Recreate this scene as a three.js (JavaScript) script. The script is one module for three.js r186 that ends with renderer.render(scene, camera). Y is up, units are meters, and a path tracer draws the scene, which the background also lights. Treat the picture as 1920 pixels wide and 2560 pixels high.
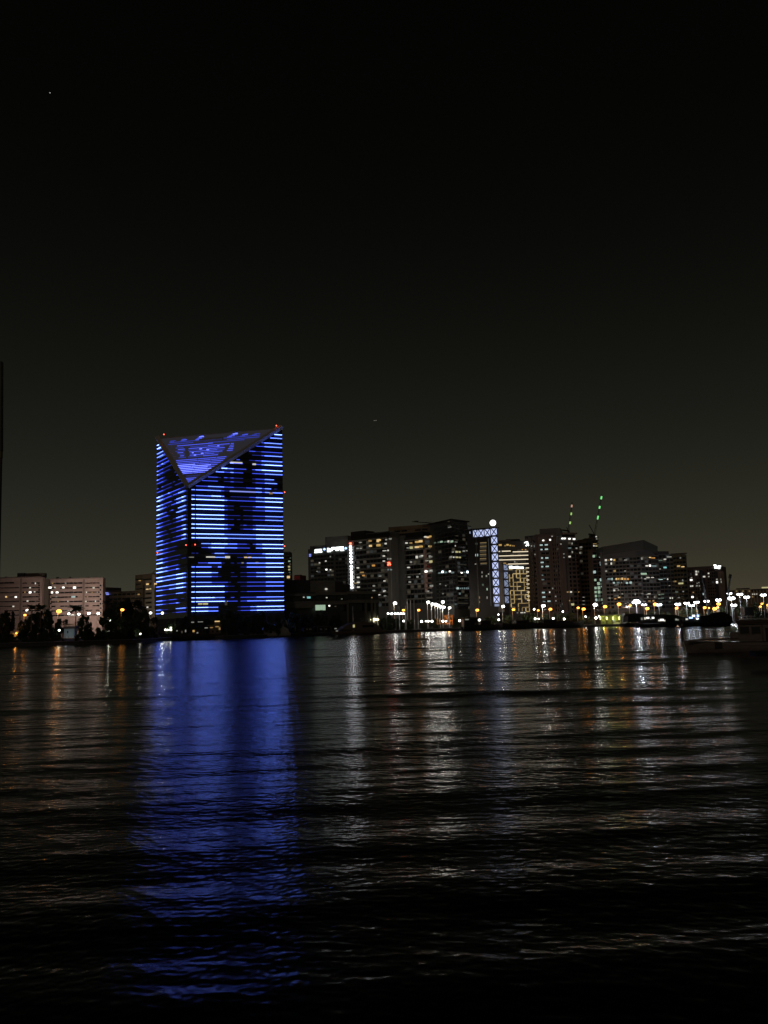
import * as THREE from 'three';
import { mergeGeometries } from 'three/addons/utils/BufferGeometryUtils.js';

// ------------------------------------------------------------------ camera, sky, added fill light, exposure
const scene = new THREE.Scene();
const F = 2200, EYE = 3.6;                                    // focal length in photograph pixels, eye height above the water
const camera = new THREE.PerspectiveCamera(2 * Math.atan(1280 / F) * 180 / Math.PI, 0.75, 0.5, 8000);
camera.position.set(0, EYE, 0);
camera.rotation.order = 'YXZ';
camera.rotation.set(Math.atan(284 / F), 0, -0.0275);
camera.updateMatrixWorld(true);
const renderer = new THREE.WebGLRenderer({ antialias: true });
renderer.toneMapping = THREE.LinearToneMapping;
renderer.toneMappingExposure = 1;
renderer.shadowMap.enabled = true;

{ // night sky over a city: dim haze that thins with height, a little warmer towards the far end of the creek
  const W = 512, H = 256, d = new Float32Array(W * H * 4);
  for (let r = 0; r < H; r++) for (let c = 0; c < W; c++) {
    const el = ((r + 0.5) / H - 0.5) * 180, az = ((c + 0.5) / W - 0.5) * 360 + 90;    // az 0 is straight ahead, + to the right
    const e = Math.max(0, el), L = 0.051 * Math.exp(-e / 7.9) + 0.0006;
    const a = ((az + 540) % 360) - 180, warm = Math.exp(-(((a - 40) / 60) ** 2)) * Math.exp(-e / 5), k = Math.min(1, e / 22);
    const o = (r * W + c) * 4;
    d[o] = L * (0.96 + 0.06 * Math.exp(-e / 4) + 0.25 * warm); d[o + 1] = L * (1.0 + 0.02 * k); d[o + 2] = L * (0.71 - 0.16 * warm + 0.06 * k); d[o + 3] = 1;
  }
  const t = new THREE.DataTexture(d, W, H, THREE.RGBAFormat, THREE.FloatType);
  t.mapping = THREE.EquirectangularReflectionMapping; t.magFilter = THREE.LinearFilter; t.needsUpdate = true;
  scene.background = t; scene.environment = t;
}
const added_fill = new THREE.DirectionalLight(0xffe2cc, 0.08);  // weak fill added from behind the camera; no moon is in view
added_fill.name = 'added_fill'; added_fill.position.set(-260, 420, 500); added_fill.target.position.set(0, 0, -400);
added_fill.castShadow = true; added_fill.shadow.radius = 4;
Object.assign(added_fill.shadow.camera, { left: -500, right: 500, top: 500, bottom: -500, near: 10, far: 2500 });
scene.add(added_fill, added_fill.target);

// ------------------------------------------------------------------ helpers
let seed = 7;
const rnd = () => { seed = (seed + 0x6d2b79f5) | 0; let t = Math.imul(seed ^ (seed >>> 15), 1 | seed); t = (t + Math.imul(t ^ (t >>> 7), 61 | t)) ^ t; return ((t ^ (t >>> 14)) >>> 0) / 4294967296; };
const rr = (a, b) => a + (b - a) * rnd();
const pick = (a) => a[Math.floor(rnd() * a.length)];
const V = (x, y, z) => new THREE.Vector3(x, y, z);
const UP = V(0, 1, 0), GROUND = 1.2;

const used = {};
const numbered = (n) => { const k = used[n] = (used[n] ?? -1) + 1; return k ? n + '_' + String(k).padStart(3, '0') : n; };
const std = (r, g, b, rough = 0.8, metal = 0) => { const m = new THREE.MeshStandardMaterial({ roughness: rough, metalness: metal }); m.color.setRGB(r, g, b); return m; };
const glow = (r, g, b) => { const m = std(0.02, 0.02, 0.02, 0.6); m.emissive.setRGB(r, g, b); m.emissiveIntensity = 1; return m; };

function ray(px, py) { return V((px - 960) / F, (1280 - py) / F, -1).applyQuaternion(camera.quaternion); }
function at(px, py, D) { const d = ray(px, py); return d.multiplyScalar(D / -d.z).add(camera.position); }
const horizonY = (px) => 1564 - 0.0275 * (px - 960);

function thing(name, label, category, pos = V(0, 0, 0), group) {
  const o = new THREE.Group(); o.name = numbered(name); o.position.copy(pos); scene.add(o);
  o.userData = { label, category }; if (group) o.userData.group = group;
  return o;
}
function mesh(name, geo, mat, parent) {
  const m = new THREE.Mesh(geo, mat); m.name = name; m.castShadow = m.receiveShadow = true; parent.add(m); return m;
}
const UNIT = new THREE.BoxGeometry(1, 1, 1);
const SPHERE = new THREE.IcosahedronGeometry(1, 2);
const CYL = new THREE.CylinderGeometry(1, 1, 1, 10);
// a box from p to q (points in the parent's space), w across, h high
function bar(name, p, q, w, h, mat, parent, up = UP) {
  const m = mesh(name, UNIT, mat, parent), d = q.clone().sub(p), L = d.length(), x = d.clone().normalize();
  const z = x.clone().cross(up).normalize(), y = z.clone().cross(x);
  m.quaternion.setFromRotationMatrix(new THREE.Matrix4().makeBasis(x, y, z));
  m.position.copy(p).add(q).multiplyScalar(0.5); m.scale.set(L, h, w); return m;
}
// an upright plane from one depth at one picture column to another: s runs along it, t is the height over its base, z comes out of it
class Frame {
  constructor(px0, D0, px1, D1, base = GROUND) {
    const a = at(px0, horizonY(px0), D0), b = at(px1, horizonY(px1), D1);
    this.a = V(a.x, base, a.z); this.b = V(b.x, base, b.z); this.base = base;
    this.u = this.b.clone().sub(this.a); this.len = this.u.length(); this.u.normalize();
    this.n = V(-this.u.z, 0, this.u.x); if (this.n.dot(camera.position.clone().sub(this.a)) < 0) this.n.negate();
    this.ang = Math.atan2(-this.u.z, this.u.x);
  }
  hit(px, py, z = 0) {
    const d = ray(px, py), o = this.a.clone().addScaledVector(this.n, z);
    const k = o.sub(camera.position).dot(this.n) / d.dot(this.n), p = d.multiplyScalar(k).add(camera.position);
    return { s: p.clone().sub(this.a).dot(this.u), t: p.y - this.base };
  }
  rect(x0, y0, x1, y1, z = 0) {
    const cx = (x0 + x1) / 2, cy = (y0 + y1) / 2;
    return [this.hit(x0, cy, z).s, this.hit(x1, cy, z).s, this.hit(cx, y1, z).t, this.hit(cx, y0, z).t];
  }
  world(s, t, z = 0) { return this.a.clone().addScaledVector(this.u, s).addScaledVector(this.n, z).setY(this.base + t); }
  // box in this frame as a child of g (g is not turned)
  box(g, name, mat, s0, s1, t0, t1, z0, z1, geo = UNIT) {
    const m = mesh(name, geo, mat, g);
    m.scale.set(Math.max(0.02, s1 - s0), Math.max(0.02, t1 - t0), Math.max(0.01, z1 - z0)); m.rotation.y = this.ang;
    m.position.copy(this.world((s0 + s1) / 2, (t0 + t1) / 2, (z0 + z1) / 2)).sub(g.position);
    return m;
  }
  px(g, name, mat, x0, y0, x1, y1, z0 = 0, z1 = 0.2) { const [a, b, c, d] = this.rect(x0, y0, x1, y1, z1); return this.box(g, name, mat, a, b, c, d, z0, z1); }
}

// ------------------------------------------------------------------ materials
function noiseTexture(size, f) {
  const d = new Uint8Array(size * size * 4), lat = (n, s) => { const a = Array.from({ length: n * n }, () => rnd()); return (x, y) => { x = x * n; y = y * n; const i = Math.floor(x), j = Math.floor(y), u = x - i, v = y - j, g = (p, q) => a[(q % n) * n + (p % n)], w = (t) => t * t * (3 - 2 * t); return (g(i, j) * (1 - w(u)) + g(i + 1, j) * w(u)) * (1 - w(v)) + (g(i, j + 1) * (1 - w(u)) + g(i + 1, j + 1) * w(u)) * w(v); }; };
  const os = [lat(5), lat(13), lat(37), lat(90)];
  for (let y = 0; y < size; y++) for (let x = 0; x < size; x++) { const u = x / size, v = y / size, k = f(os[0](u, v), os[1](u, v), os[2](u, v), os[3](u, v)); const o = (y * size + x) * 4; d[o] = d[o + 1] = d[o + 2] = Math.max(0, Math.min(255, k * 255)); d[o + 3] = 255; }
  const t = new THREE.DataTexture(d, size, size); t.wrapS = t.wrapT = THREE.RepeatWrapping; t.magFilter = THREE.LinearFilter; t.colorSpace = THREE.SRGBColorSpace; t.needsUpdate = true; return t;
}
const grain = noiseTexture(256, (a, b, c, d) => 0.66 + 0.12 * a + 0.1 * b + 0.06 * c + 0.06 * d);
const textured = (m) => { m.map = grain; return m; };
const M = {
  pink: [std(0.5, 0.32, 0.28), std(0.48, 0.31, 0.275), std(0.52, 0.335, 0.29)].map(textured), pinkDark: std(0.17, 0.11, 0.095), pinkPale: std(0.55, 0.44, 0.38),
  brown: textured(std(0.25, 0.17, 0.11)), brownDark: std(0.09, 0.065, 0.05), beige: textured(std(0.4, 0.3, 0.2)), beigePale: std(0.55, 0.45, 0.34),
  concrete: textured(std(0.32, 0.31, 0.28)), concreteDim: textured(std(0.2, 0.19, 0.17)), concreteDark: textured(std(0.1, 0.1, 0.095)), stone: textured(std(0.3, 0.29, 0.23)),
  darkClad: std(0.035, 0.036, 0.036, 0.5), darkClad2: std(0.05, 0.05, 0.048, 0.5), rib: std(0.085, 0.062, 0.05), brick: textured(std(0.13, 0.09, 0.07)), olive: textured(std(0.2, 0.16, 0.08)),
  glass: [std(0.012, 0.013, 0.015, 0.12), std(0.018, 0.019, 0.02, 0.15), std(0.008, 0.009, 0.01, 0.1)], roofMetal: std(0.12, 0.12, 0.12, 0.5, 0.6),
  steel: std(0.25, 0.25, 0.24, 0.45, 0.7), pole: std(0.5, 0.5, 0.48, 0.5), dark: std(0.02, 0.02, 0.02, 0.6), black: std(0.008, 0.008, 0.008, 0.6), white: textured(std(0.7, 0.7, 0.68, 0.5)),
  red: std(0.35, 0.04, 0.04), trunk: std(0.09, 0.06, 0.04), leaf: [std(0.03, 0.05, 0.02), std(0.04, 0.06, 0.025), std(0.025, 0.04, 0.02)], palm: std(0.045, 0.06, 0.025),
  hullDark: std(0.03, 0.028, 0.025, 0.5), wood: textured(std(0.11, 0.06, 0.035, 0.6)), hullWhite: textured(std(0.5, 0.48, 0.44, 0.4)), hullPink: textured(std(0.36, 0.3, 0.265, 0.6)), hullTan: textured(std(0.22, 0.17, 0.12, 0.6)),
};
const E = { // what glows
  warm: glow(0.8, 0.54, 0.23), warmDim: glow(0.28, 0.17, 0.06), gold: glow(0.5, 0.31, 0.09), orange: glow(0.5, 0.24, 0.06), white: glow(0.62, 0.6, 0.52), whiteHot: glow(2.0, 1.95, 1.8), whiteDim: glow(0.22, 0.22, 0.19),
  cool: glow(0.38, 0.5, 0.48), coolDim: glow(0.12, 0.17, 0.17), coolHot: glow(3.2, 4.2, 4.6), green: glow(0.3, 0.42, 0.3), greenDim: glow(0.07, 0.1, 0.075), yellow: glow(0.45, 0.41, 0.2), blue: glow(0.25, 0.3, 0.9), teal: glow(0.2, 0.5, 0.5),
  faint: [glow(0.02, 0.019, 0.015), glow(0.04, 0.035, 0.024), glow(0.026, 0.03, 0.03)], red: glow(6, 0.5, 0.25), sign: glow(3, 3.3, 3.2), signBlue: glow(0.9, 1.4, 2.6), bulb: glow(9, 9.5, 10),
  lampWhite: glow(13, 13, 12), lampCool: glow(9.4, 9.8, 10.4), lampOrange: glow(4.2, 1.65, 0.24), globe: glow(5, 5, 4), panel: glow(0.56, 0.64, 1.0), panelDim: glow(0.2, 0.24, 0.36), bar: glow(0.95, 0.8, 0.56), net: [glow(0.34, 0.24, 0.1), glow(0.2, 0.14, 0.06), glow(0.5, 0.37, 0.17)],
  craneGreen: glow(0.22, 0.9, 0.26), craneLime: glow(0.35, 0.6, 0.16), cranePink: glow(0.5, 0.28, 0.2), pavilion: glow(0.5, 0.55, 0.2),
};

// ------------------------------------------------------------------ water
{
  // fine ripples: a tiling field of slopes, 24 m a side
  const N = 1024, TILE = 15, hx = new Float32Array(N * N), hz = new Float32Array(N * N);
  for (let w = 0; w < 100; w++) {
    const fine = w < 68, lam = fine ? 0.1 * Math.pow(4.5, rnd()) : 0.45 * Math.pow(3.4, rnd()), dir = Math.PI / 2 + (rnd() + rnd() + rnd() - 1.5) * (fine ? 1.5 : 1.0), k = TILE / lam;
    const kx = Math.round(k * Math.cos(dir)), ky = Math.round(k * Math.sin(dir)), kk = Math.hypot(kx, ky) || 1, ph = rnd() * 6.283, slope = fine ? 0.0088 : 0.0062;
    const cx = Array.from({ length: N }, (_, i) => 2 * Math.PI * kx * i / N), sx = cx.map(Math.sin), cc = cx.map(Math.cos), ux = kx / kk * slope, uz = ky / kk * slope;
    for (let j = 0; j < N; j++) { const b = 2 * Math.PI * ky * j / N + ph, sb = Math.sin(b), cb = Math.cos(b); for (let i = 0, o = j * N; i < N; i++, o++) { const c = cc[i] * cb - sx[i] * sb; hx[o] += ux * c; hz[o] += uz * c; } }
  }
  const d = new Float32Array(N * N * 4);
  for (let o = 0; o < N * N; o++) { const l = 1 / Math.hypot(hx[o], hz[o], 1); d[o * 4] = 0.5 - 0.5 * hx[o] * l; d[o * 4 + 1] = 0.5 - 0.5 * hz[o] * l; d[o * 4 + 2] = 0.5 + 0.5 * l; d[o * 4 + 3] = 1; }
  const nt = new THREE.DataTexture(d, N, N, THREE.RGBAFormat, THREE.FloatType); nt.wrapS = nt.wrapT = THREE.RepeatWrapping; nt.magFilter = THREE.LinearFilter; nt.needsUpdate = true;
  const water = new THREE.MeshPhysicalMaterial({ roughness: 0.16, metalness: 0, ior: 1.333, specularIntensity: 0.22, normalMap: nt }); water.color.setRGB(0.0015, 0.0025, 0.0025);
  // the swell: long crests rolling towards the camera
  const waves = [], NW = 30;
  for (let i = 0; i < NW; i++) { const lam = 1.2 * Math.pow(7, i / (NW - 1)), dir = Math.PI / 2 + (rnd() + rnd() - 1) * (lam > 3 ? 0.4 : 0.6), k = 2 * Math.PI / lam, sl = lam > 2.4 && lam < 6 ? 0.0112 : 0.0078; waves.push([Math.cos(dir) * k, Math.sin(dir) * k, sl / k, rnd() * 6.283, lam]); }
  for (let i = 0; i < 7; i++) { const lam = 9 * Math.pow(4.5, i / 6), dir = Math.PI / 2 + (rnd() + rnd() - 1) * 0.4, k = 2 * Math.PI / lam; waves.push([Math.cos(dir) * k, Math.sin(dir) * k, 0.0058 / k, rnd() * 6.283, lam]); }
  const stepAt = (D) => Math.min(0.85, Math.max(0.045, D * D / 3168 * 0.9)), rows = []; for (let D = 4; D < 500; D += stepAt(D)) rows.push(D); rows.push(560, 640);
  const COLS = 700, n = rows.length * (COLS + 1), P = new Float32Array(n * 3), NRM = new Float32Array(n * 3), UV = new Float32Array(n * 2), I = new Uint32Array((rows.length - 1) * COLS * 6); let o = 0, q = 0;
  rows.forEach((D, r) => {
    const step = stepAt(D), half = 0.95 * D + 30, live = waves.map((w) => [...w.slice(0, 4), D > 500 ? 0 : Math.min(1, Math.max(0, w[4] / step / 2 - 0.4))]).filter((w) => w[4] > 0);
    for (let c = 0; c <= COLS; c++, o++) {
      const v = c / COLS * 2 - 1, x = half * (0.36 * v + 0.64 * v * v * v), z = -D; let h = 0, gx = 0, gz = 0;
      const lull = 0.8 + 0.32 * Math.sin(x * 0.071 + z * 0.19 + 1.3) * Math.sin(x * 0.023 - z * 0.11) + 0.28 * Math.sin(x * 0.16 - z * 0.43) * Math.sin(z * 0.27 + x * 0.05 + 0.8);
      { const S = 0.034 * Math.exp(-Math.pow(Math.max(0, D - 9) / 9, 2)) + 0.012 * Math.exp(-Math.pow(D / 38, 2)), k = 2.094, a = k * (z + 0.07 * x + 10.15) + 0.5 * Math.sin(x * 0.31); h += S / k * Math.sin(a); gz += S * Math.cos(a); }
      for (const [kx, kz, A, ph, f] of live) { const a = kx * x + kz * z + ph, e = f * A * lull; h += e * Math.sin(a); const g = e * Math.cos(a); gx += g * kx; gz += g * kz; }
      P.set([x, h, z], o * 3); const l = 1 / Math.hypot(gx, gz, 1); NRM.set([-gx * l, l, -gz * l], o * 3); UV.set([x / TILE, -z / TILE], o * 2);
      if (r && c) { const b = o - COLS - 1; I.set([b - 1, b, o, b - 1, o, o - 1], q); q += 6; }
    }
  });
  const g = new THREE.BufferGeometry();
  g.setAttribute('position', new THREE.BufferAttribute(P, 3)); g.setAttribute('normal', new THREE.BufferAttribute(NRM, 3)); g.setAttribute('uv', new THREE.BufferAttribute(UV, 2)); g.setIndex(new THREE.BufferAttribute(I, 1));
  const m = mesh('water', g, water, scene); m.userData = { kind: 'structure', label: 'dark rippled creek water carrying streaks of reflected light' };
}

// ------------------------------------------------------------------ land and quay
const SHORE = [[-900, 270], [-300, 285], [0, 297], [200, 295], [350, 306], [430, 351], [560, 352], [700, 378], [840, 402], [960, 421], [1130, 447], [1300, 458], [1640, 462], [1920, 468], [2600, 480]];
const shorePts = SHORE.map(([p, D]) => { const q = at(p, horizonY(p), D); return V(q.x, 0, q.z); });
const shoreD = (px) => { let i = 1; while (i < SHORE.length - 1 && SHORE[i][0] < px) i++; const [a, b] = [SHORE[i - 1], SHORE[i]]; return a[1] + (b[1] - a[1]) * (px - a[0]) / (b[0] - a[0]); };
{
  const P = [], UV = [], I = [];
  shorePts.forEach((p, i) => {
    const back = [V(p.x, 0, p.z), V(p.x * 1.3, 0, -700), V(p.x * 9, 0, -5000)];
    back.forEach((q) => { P.push(q.x, GROUND, q.z); UV.push(q.x / 9, q.z / 9); });
    if (i) { const a = i * 3; for (const k of [0, 1]) I.push(a - 3 + k, a + k, a + k + 1, a - 3 + k, a + k + 1, a - 2 + k); }
  });
  const g = new THREE.BufferGeometry(); g.setAttribute('position', new THREE.Float32BufferAttribute(P, 3)); g.setAttribute('uv', new THREE.Float32BufferAttribute(UV, 2)); g.setIndex(I); g.computeVertexNormals();
  const m = mesh('ground', g, textured(std(0.11, 0.1, 0.085)), scene); m.userData = { kind: 'structure', label: 'paved waterfront land behind the quay' };
  const wall = new THREE.Group(); wall.name = 'quay_wall'; wall.userData = { kind: 'structure', label: 'dark quay wall along the far shore with a pale coping' }; scene.add(wall);
  for (let i = 1; i < shorePts.length; i++) {
    const a = shorePts[i - 1].clone().setY(0.3), b = shorePts[i].clone().setY(0.3);
    bar('wall_section', a, b, 0.8, 1.76, M.concreteDark, wall);
    bar('coping', a.clone().setY(1.28), b.clone().setY(1.28), 1.4, 0.2, M.concrete, wall);
  }
}

// ------------------------------------------------------------------ the blue tower with the cut corner
{
  const ground = (px, D) => { const p = at(px, horizonY(px), D); return V(p.x, GROUND, p.z); };
  const C = ground(470, 372), L = ground(392, 404.9), R = ground(711.5, 389.7), B = L.clone().add(R).sub(C), TOP = 93.6 - GROUND, CUT = 64.6 - GROUND;
  const tower = thing('office_tower', 'tall office tower striped with bright blue light lines, its near top corner sliced off', 'tower', C.clone());
  const l = (p, t) => p.clone().sub(C).setY(t);
  { // body
    const P = [], tri = (...v) => v.forEach((q) => P.push(q.x, q.y, q.z));
    const c0 = l(C, 0), l0 = l(L, 0), r0 = l(R, 0), b0 = l(B, 0), cc = l(C, CUT), lt = l(L, TOP), rt = l(R, TOP), bt = l(B, TOP);
    tri(c0, r0, rt, c0, rt, cc); tri(l0, c0, cc, l0, cc, lt); tri(r0, b0, bt, r0, bt, rt); tri(b0, l0, lt, b0, lt, bt); tri(lt, rt, bt);
    const g = new THREE.BufferGeometry(); g.setAttribute('position', new THREE.Float32BufferAttribute(P, 3)); g.computeVertexNormals();
    mesh('glass_wall', g, std(0.012, 0.014, 0.022, 0.14), tower);
    const Q = [lt, cc, rt].flatMap((q) => [q.x, q.y, q.z]), f = new THREE.BufferGeometry(); f.setAttribute('position', new THREE.Float32BufferAttribute(Q, 3)); f.computeVertexNormals();
    const lens = std(0.035, 0.035, 0.04, 0.4); lens.emissive.setRGB(0.02, 0.019, 0.023); mesh('sloping_glass_roof', f, lens, tower);
    const frame = std(0.5, 0.49, 0.45, 0.55), out = rt.clone().sub(lt).cross(cc.clone().sub(lt)); if (out.z < 0) out.negate(); out.normalize();
    const rise = (p, k) => p.clone().addScaledVector(out, k);
    bar('roof_edge_beam', rise(cc, 0.6), rise(lt, 0.6), 2.0, 1.6, frame, tower, out); bar('roof_edge_beam', rise(cc, 0.6), rise(rt, 0.6), 1.7, 1.6, frame, tower, out);
    bar('parapet', lt.clone().setY(TOP - 0.1), rt.clone().setY(TOP - 0.1), 0.8, 0.5, std(0.3, 0.29, 0.26), tower);
    // light lines on the sloping roof
    const eL = lt.clone().sub(cc), eR = rt.clone().sub(cc), roofE = [glow(0.03, 0.05, 0.5), glow(0.1, 0.15, 1.3), glow(0.45, 0.6, 4.2)];
    const on = (tau, a, k = 0.25) => cc.clone().addScaledVector(eL, tau).lerp(cc.clone().addScaledVector(eR, tau), a).addScaledVector(out, k);
    for (const [tau, a, b] of [[0.2, 0.02, 0.98], [0.86, 0.36, 0.58]]) bar('cross_beam', on(tau, a, 0.6), on(tau, b, 0.6), 1.3, 1.0, frame, tower, out);
    const line = (tau, a, b, k) => bar('light_strip', on(tau, a), on(tau, b), 0.16, 0.16, roofE[k], tower, out);
    for (const tau of [0.08, 0.105, 0.13, 0.155]) line(tau, 0.14, 0.86, 1);
    for (let i = 0; i < 9; i++) { const a = 0.3 + 0.16 * rnd(), b = 0.6 + 0.16 * rnd(), t = 0.245 + i * 0.033; line(t, 0.05 + 0.02 * rnd(), a, i < 6 ? 2 : 1); line(t, a + 0.01, b, i < 5 || rnd() > 0.5 ? 2 : 1); line(t, b + 0.01, 0.95 - 0.014 * i, i < 3 ? 2 : 1); }
    for (let i = 0; i < 7; i++) { const t = 0.56 + i * 0.033; line(t, 0.1 + 0.05 * rnd(), 0.19 + 0.04 * rnd(), i % 2); line(t, 0.25 + 0.03 * rnd(), 0.45, i % 2); line(t, 0.46, 0.64 + 0.05 * rnd(), (i + 1) % 2); if (i % 2) line(t, 0.3 + 0.25 * rnd(), 0.6, 1); if (i > 1) line(t, 0.76 - 0.01 * i, 0.85 - 0.02 * i, 1); }
    for (const [t, a, b, k] of [[0.575, 0.33, 0.36, 2], [0.6, 0.42, 0.45, 2], [0.625, 0.3, 0.32, 2], [0.66, 0.47, 0.5, 2], [0.69, 0.38, 0.41, 2], [0.72, 0.57, 0.59, 2]]) line(t + 0.012, a, b, k);
    line(0.8, 0.14, 0.5, 1); line(0.815, 0.45, 0.8, 0); line(0.845, 0.06, 0.3, 0); line(0.845, 0.62, 0.92, 0); line(0.88, 0.08, 0.9, 0);
    for (const [a, n, k] of [[0.2, 3, 1], [0.335, 5, 2], [0.62, 5, 2], [0.735, 3, 1], [0.84, 2, 0], [0.1, 2, 0]]) for (let i = 0; i < n; i++) line(0.895 + 0.018 * i, a - 0.018 + 0.01 * i, a + 0.022 + 0.012 * (i % 2) + 0.006 * i, i === n - 2 ? k : Math.max(0, k - 1));
  }
  // light lines on the two faces
  const strips = [glow(0.025, 0.04, 0.4), glow(0.09, 0.16, 1.6), glow(0.46, 0.86, 4.9), glow(1.3, 2.2, 9)];
  const spandrel = std(0.05, 0.053, 0.06, 0.5), fin = std(0.03, 0.03, 0.035, 0.5);
  const heights = [11.75, 13.33, 15.81, 17.43, 19.87]; for (let k = 0; k < 17; k++) heights.push(22.21 + 4.14 * k, 23.92 + 4.14 * k); heights.push(92.3);
  const right = new Frame(470, 372, 711.5, 389.7), left = new Frame(392, 404.9, 470, 372);
  const darkRight = [[606, 1136, 630, 1213], [678, 1190, 711, 1229], [540, 1185, 556, 1204], [572, 1229, 602, 1240], [584, 1262, 606, 1330], [466, 1360, 502, 1414], [502, 1384, 540, 1396], [618, 1358, 634, 1380], [585, 1388, 597, 1540], [552, 1405, 580, 1450], [546, 1512, 600, 1540], [555, 1490, 575, 1496], [530, 1411, 548, 1419]];
  const darkLeft = [[444, 1362, 470, 1420], [420, 1168, 442, 1215], [424, 1240, 434, 1345], [440, 1488, 468, 1512], [425, 1520, 445, 1540], [392, 1212, 404, 1225], [440, 1262, 448, 1290]];
  const wave = (a, b, s) => Math.sin(a * 1.7 + s) * 0.5 + Math.sin(a * 0.53 + b * 0.9 + s * 2) * 0.6 + Math.sin(b * 1.9 + a * 0.21) * 0.35;
  const project = (f, s, t) => { const p = f.world(s, t).sub(camera.position).applyQuaternion(camera.quaternion.clone().invert()); return [960 - p.x / p.z * F, 1280 + p.y / p.z * F]; };
  for (const [f, darks, bays, side] of [[right, darkRight, 30, 1], [left, darkLeft, 18, 0]]) {
    heights.forEach((hh, k) => {
      const t = hh - GROUND, cut = Math.max(0, (t - CUT) / (TOP - CUT)) * f.len, s0 = side ? Math.max(0.9, cut + 1.3) : 0.3, s1 = side ? f.len - 0.25 : f.len - Math.max(1.3, cut + 1.5);
      if (s1 - s0 < 1.5) return;
      const level = (i) => { const s = (i + 0.5) / bays * f.len; if (s < s0 || s > s1) return -1; const [x, y] = project(f, s, t); for (const d of darks) { const j = 9 * wave(k * 2.3, d[0], d[1]); if (x > d[0] + j && x < d[2] + j * 0.4 && y > d[1] - 2 && y < d[3] + 2) return wave(i * 3.1, k * 1.7, d[1]) > 0.75 ? 0 : -1; }
        const near = darks.some((d) => x > d[0] - 22 && x < d[2] + 22 && y > d[1] - 7 && y < d[3] + 7); const w = wave(Math.floor(s / 8.6), k * 0.45, side ? 0.4 : 2.1) + (side ? (x > 640 || x < 560 ? 0.35 : -0.3) + (y > 1240 ? 0.25 : -0.25) : -0.15);
        return Math.max(0, Math.min(3, (w > 0.5 ? 3 : w > -0.35 ? 2 : 1) - (near ? 1 : 0))); };
      let a = 0; while (a < bays) { const v = level(a); let b = a + 1; while (b < bays && level(b) === v) b++;
        if (v >= 0) f.box(tower, 'light_strip', strips[v], Math.max(s0, a / bays * f.len), Math.min(s1, b / bays * f.len), t - 0.054 - 0.011 * v, t + 0.054 + 0.011 * v, 0.25, 0.55); a = b; }
      if (k < 5 ? k % 2 === 1 : k % 2 === 0) { const lo = heights[k - 1] - GROUND; if (lo > t - 3) f.box(tower, 'spandrel', spandrel, s0, s1, lo + 0.25, t - 0.25, 0.02, 0.22); }
    });
  }
  for (const x of [487.5]) { const s = right.hit(x, 1450).s; right.box(tower, 'mullion', fin, s - 0.2, s + 0.2, 6, CUT + 2, 0.05, 0.7); }
  right.box(tower, 'corner_column', fin, -0.4, 0.5, 0, CUT - 0.5, -0.4, 0.62);
  right.box(tower, 'base_wall', M.concreteDark, 0.5, right.len, 0, 8.5, 0.05, 0.5); left.box(tower, 'base_wall', M.concreteDark, 0.2, left.len - 0.5, 0, 8.0, 0.05, 0.5);
  for (const [x0, y0, x1, y1, m] of [[570, 1154.6, 606, 1157.4, E.white], [632, 1158.6, 640, 1162, E.white], [516, 1391, 538, 1393.6, E.white], [563, 1390.4, 575, 1395, E.white], [611, 1392, 618, 1394.4, E.warm], [622, 1392, 628, 1394.4, E.warm], [471, 1392, 485, 1393.6, E.whiteDim], [575, 1227.6, 640, 1230, E.blue], [496, 1507.5, 506, 1511.5, E.yellow], [508.5, 1507, 520, 1511.5, E.yellow], [674, 1231, 682, 1235, E.warmDim], [604.6, 1405.8, 609, 1408.4, E.whiteDim], [640, 1405, 646, 1407.5, E.whiteDim], [563, 1502, 568, 1513, E.faint[1]]])
    right.px(tower, 'lit_window', m, x0, y0, x1, y1, 0.1, 0.62);
  for (const [f, x, y] of [[left, 409.7, 1086], [right, 691, 1064], [right, 711.5, 1230.6], [right, 487.8, 1361.5], [right, 711.5, 1365.5], [left, 465, 1362.6], [left, 393.5, 1382]]) {
    const h = f.hit(x, y, 0.9), m = mesh('warning_light', SPHERE, E.red, tower); m.scale.setScalar(0.24); m.position.copy(f.world(h.s, h.t, 0.9)).sub(C); }
}

// ------------------------------------------------------------------ buildings
// list entries: [x, y, width, height, glow] in photograph pixels; each becomes a lit pane set in its own dark frame
function lit(g, f, list, z = 0.14) { for (const [x, y, w, h, m] of list) f.px(g, 'lit_window', E[m] ?? m, x - w * 0.4, y - h * 0.4, x + w * 0.4, y + h * 0.4, 0.02, z); }
function building(name, label, x0, D0, x1, D1, topX, topY, depth, mat, category = 'building') {
  const f = new Frame(x0, D0, x1, D1), g = thing(name, label, category, f.a.clone()), H = f.hit(topX, topY).t;
  f.box(g, 'wall', mat, 0, f.len, -0.4, H, -depth, 0);
  return { g, f, H };
}
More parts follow.
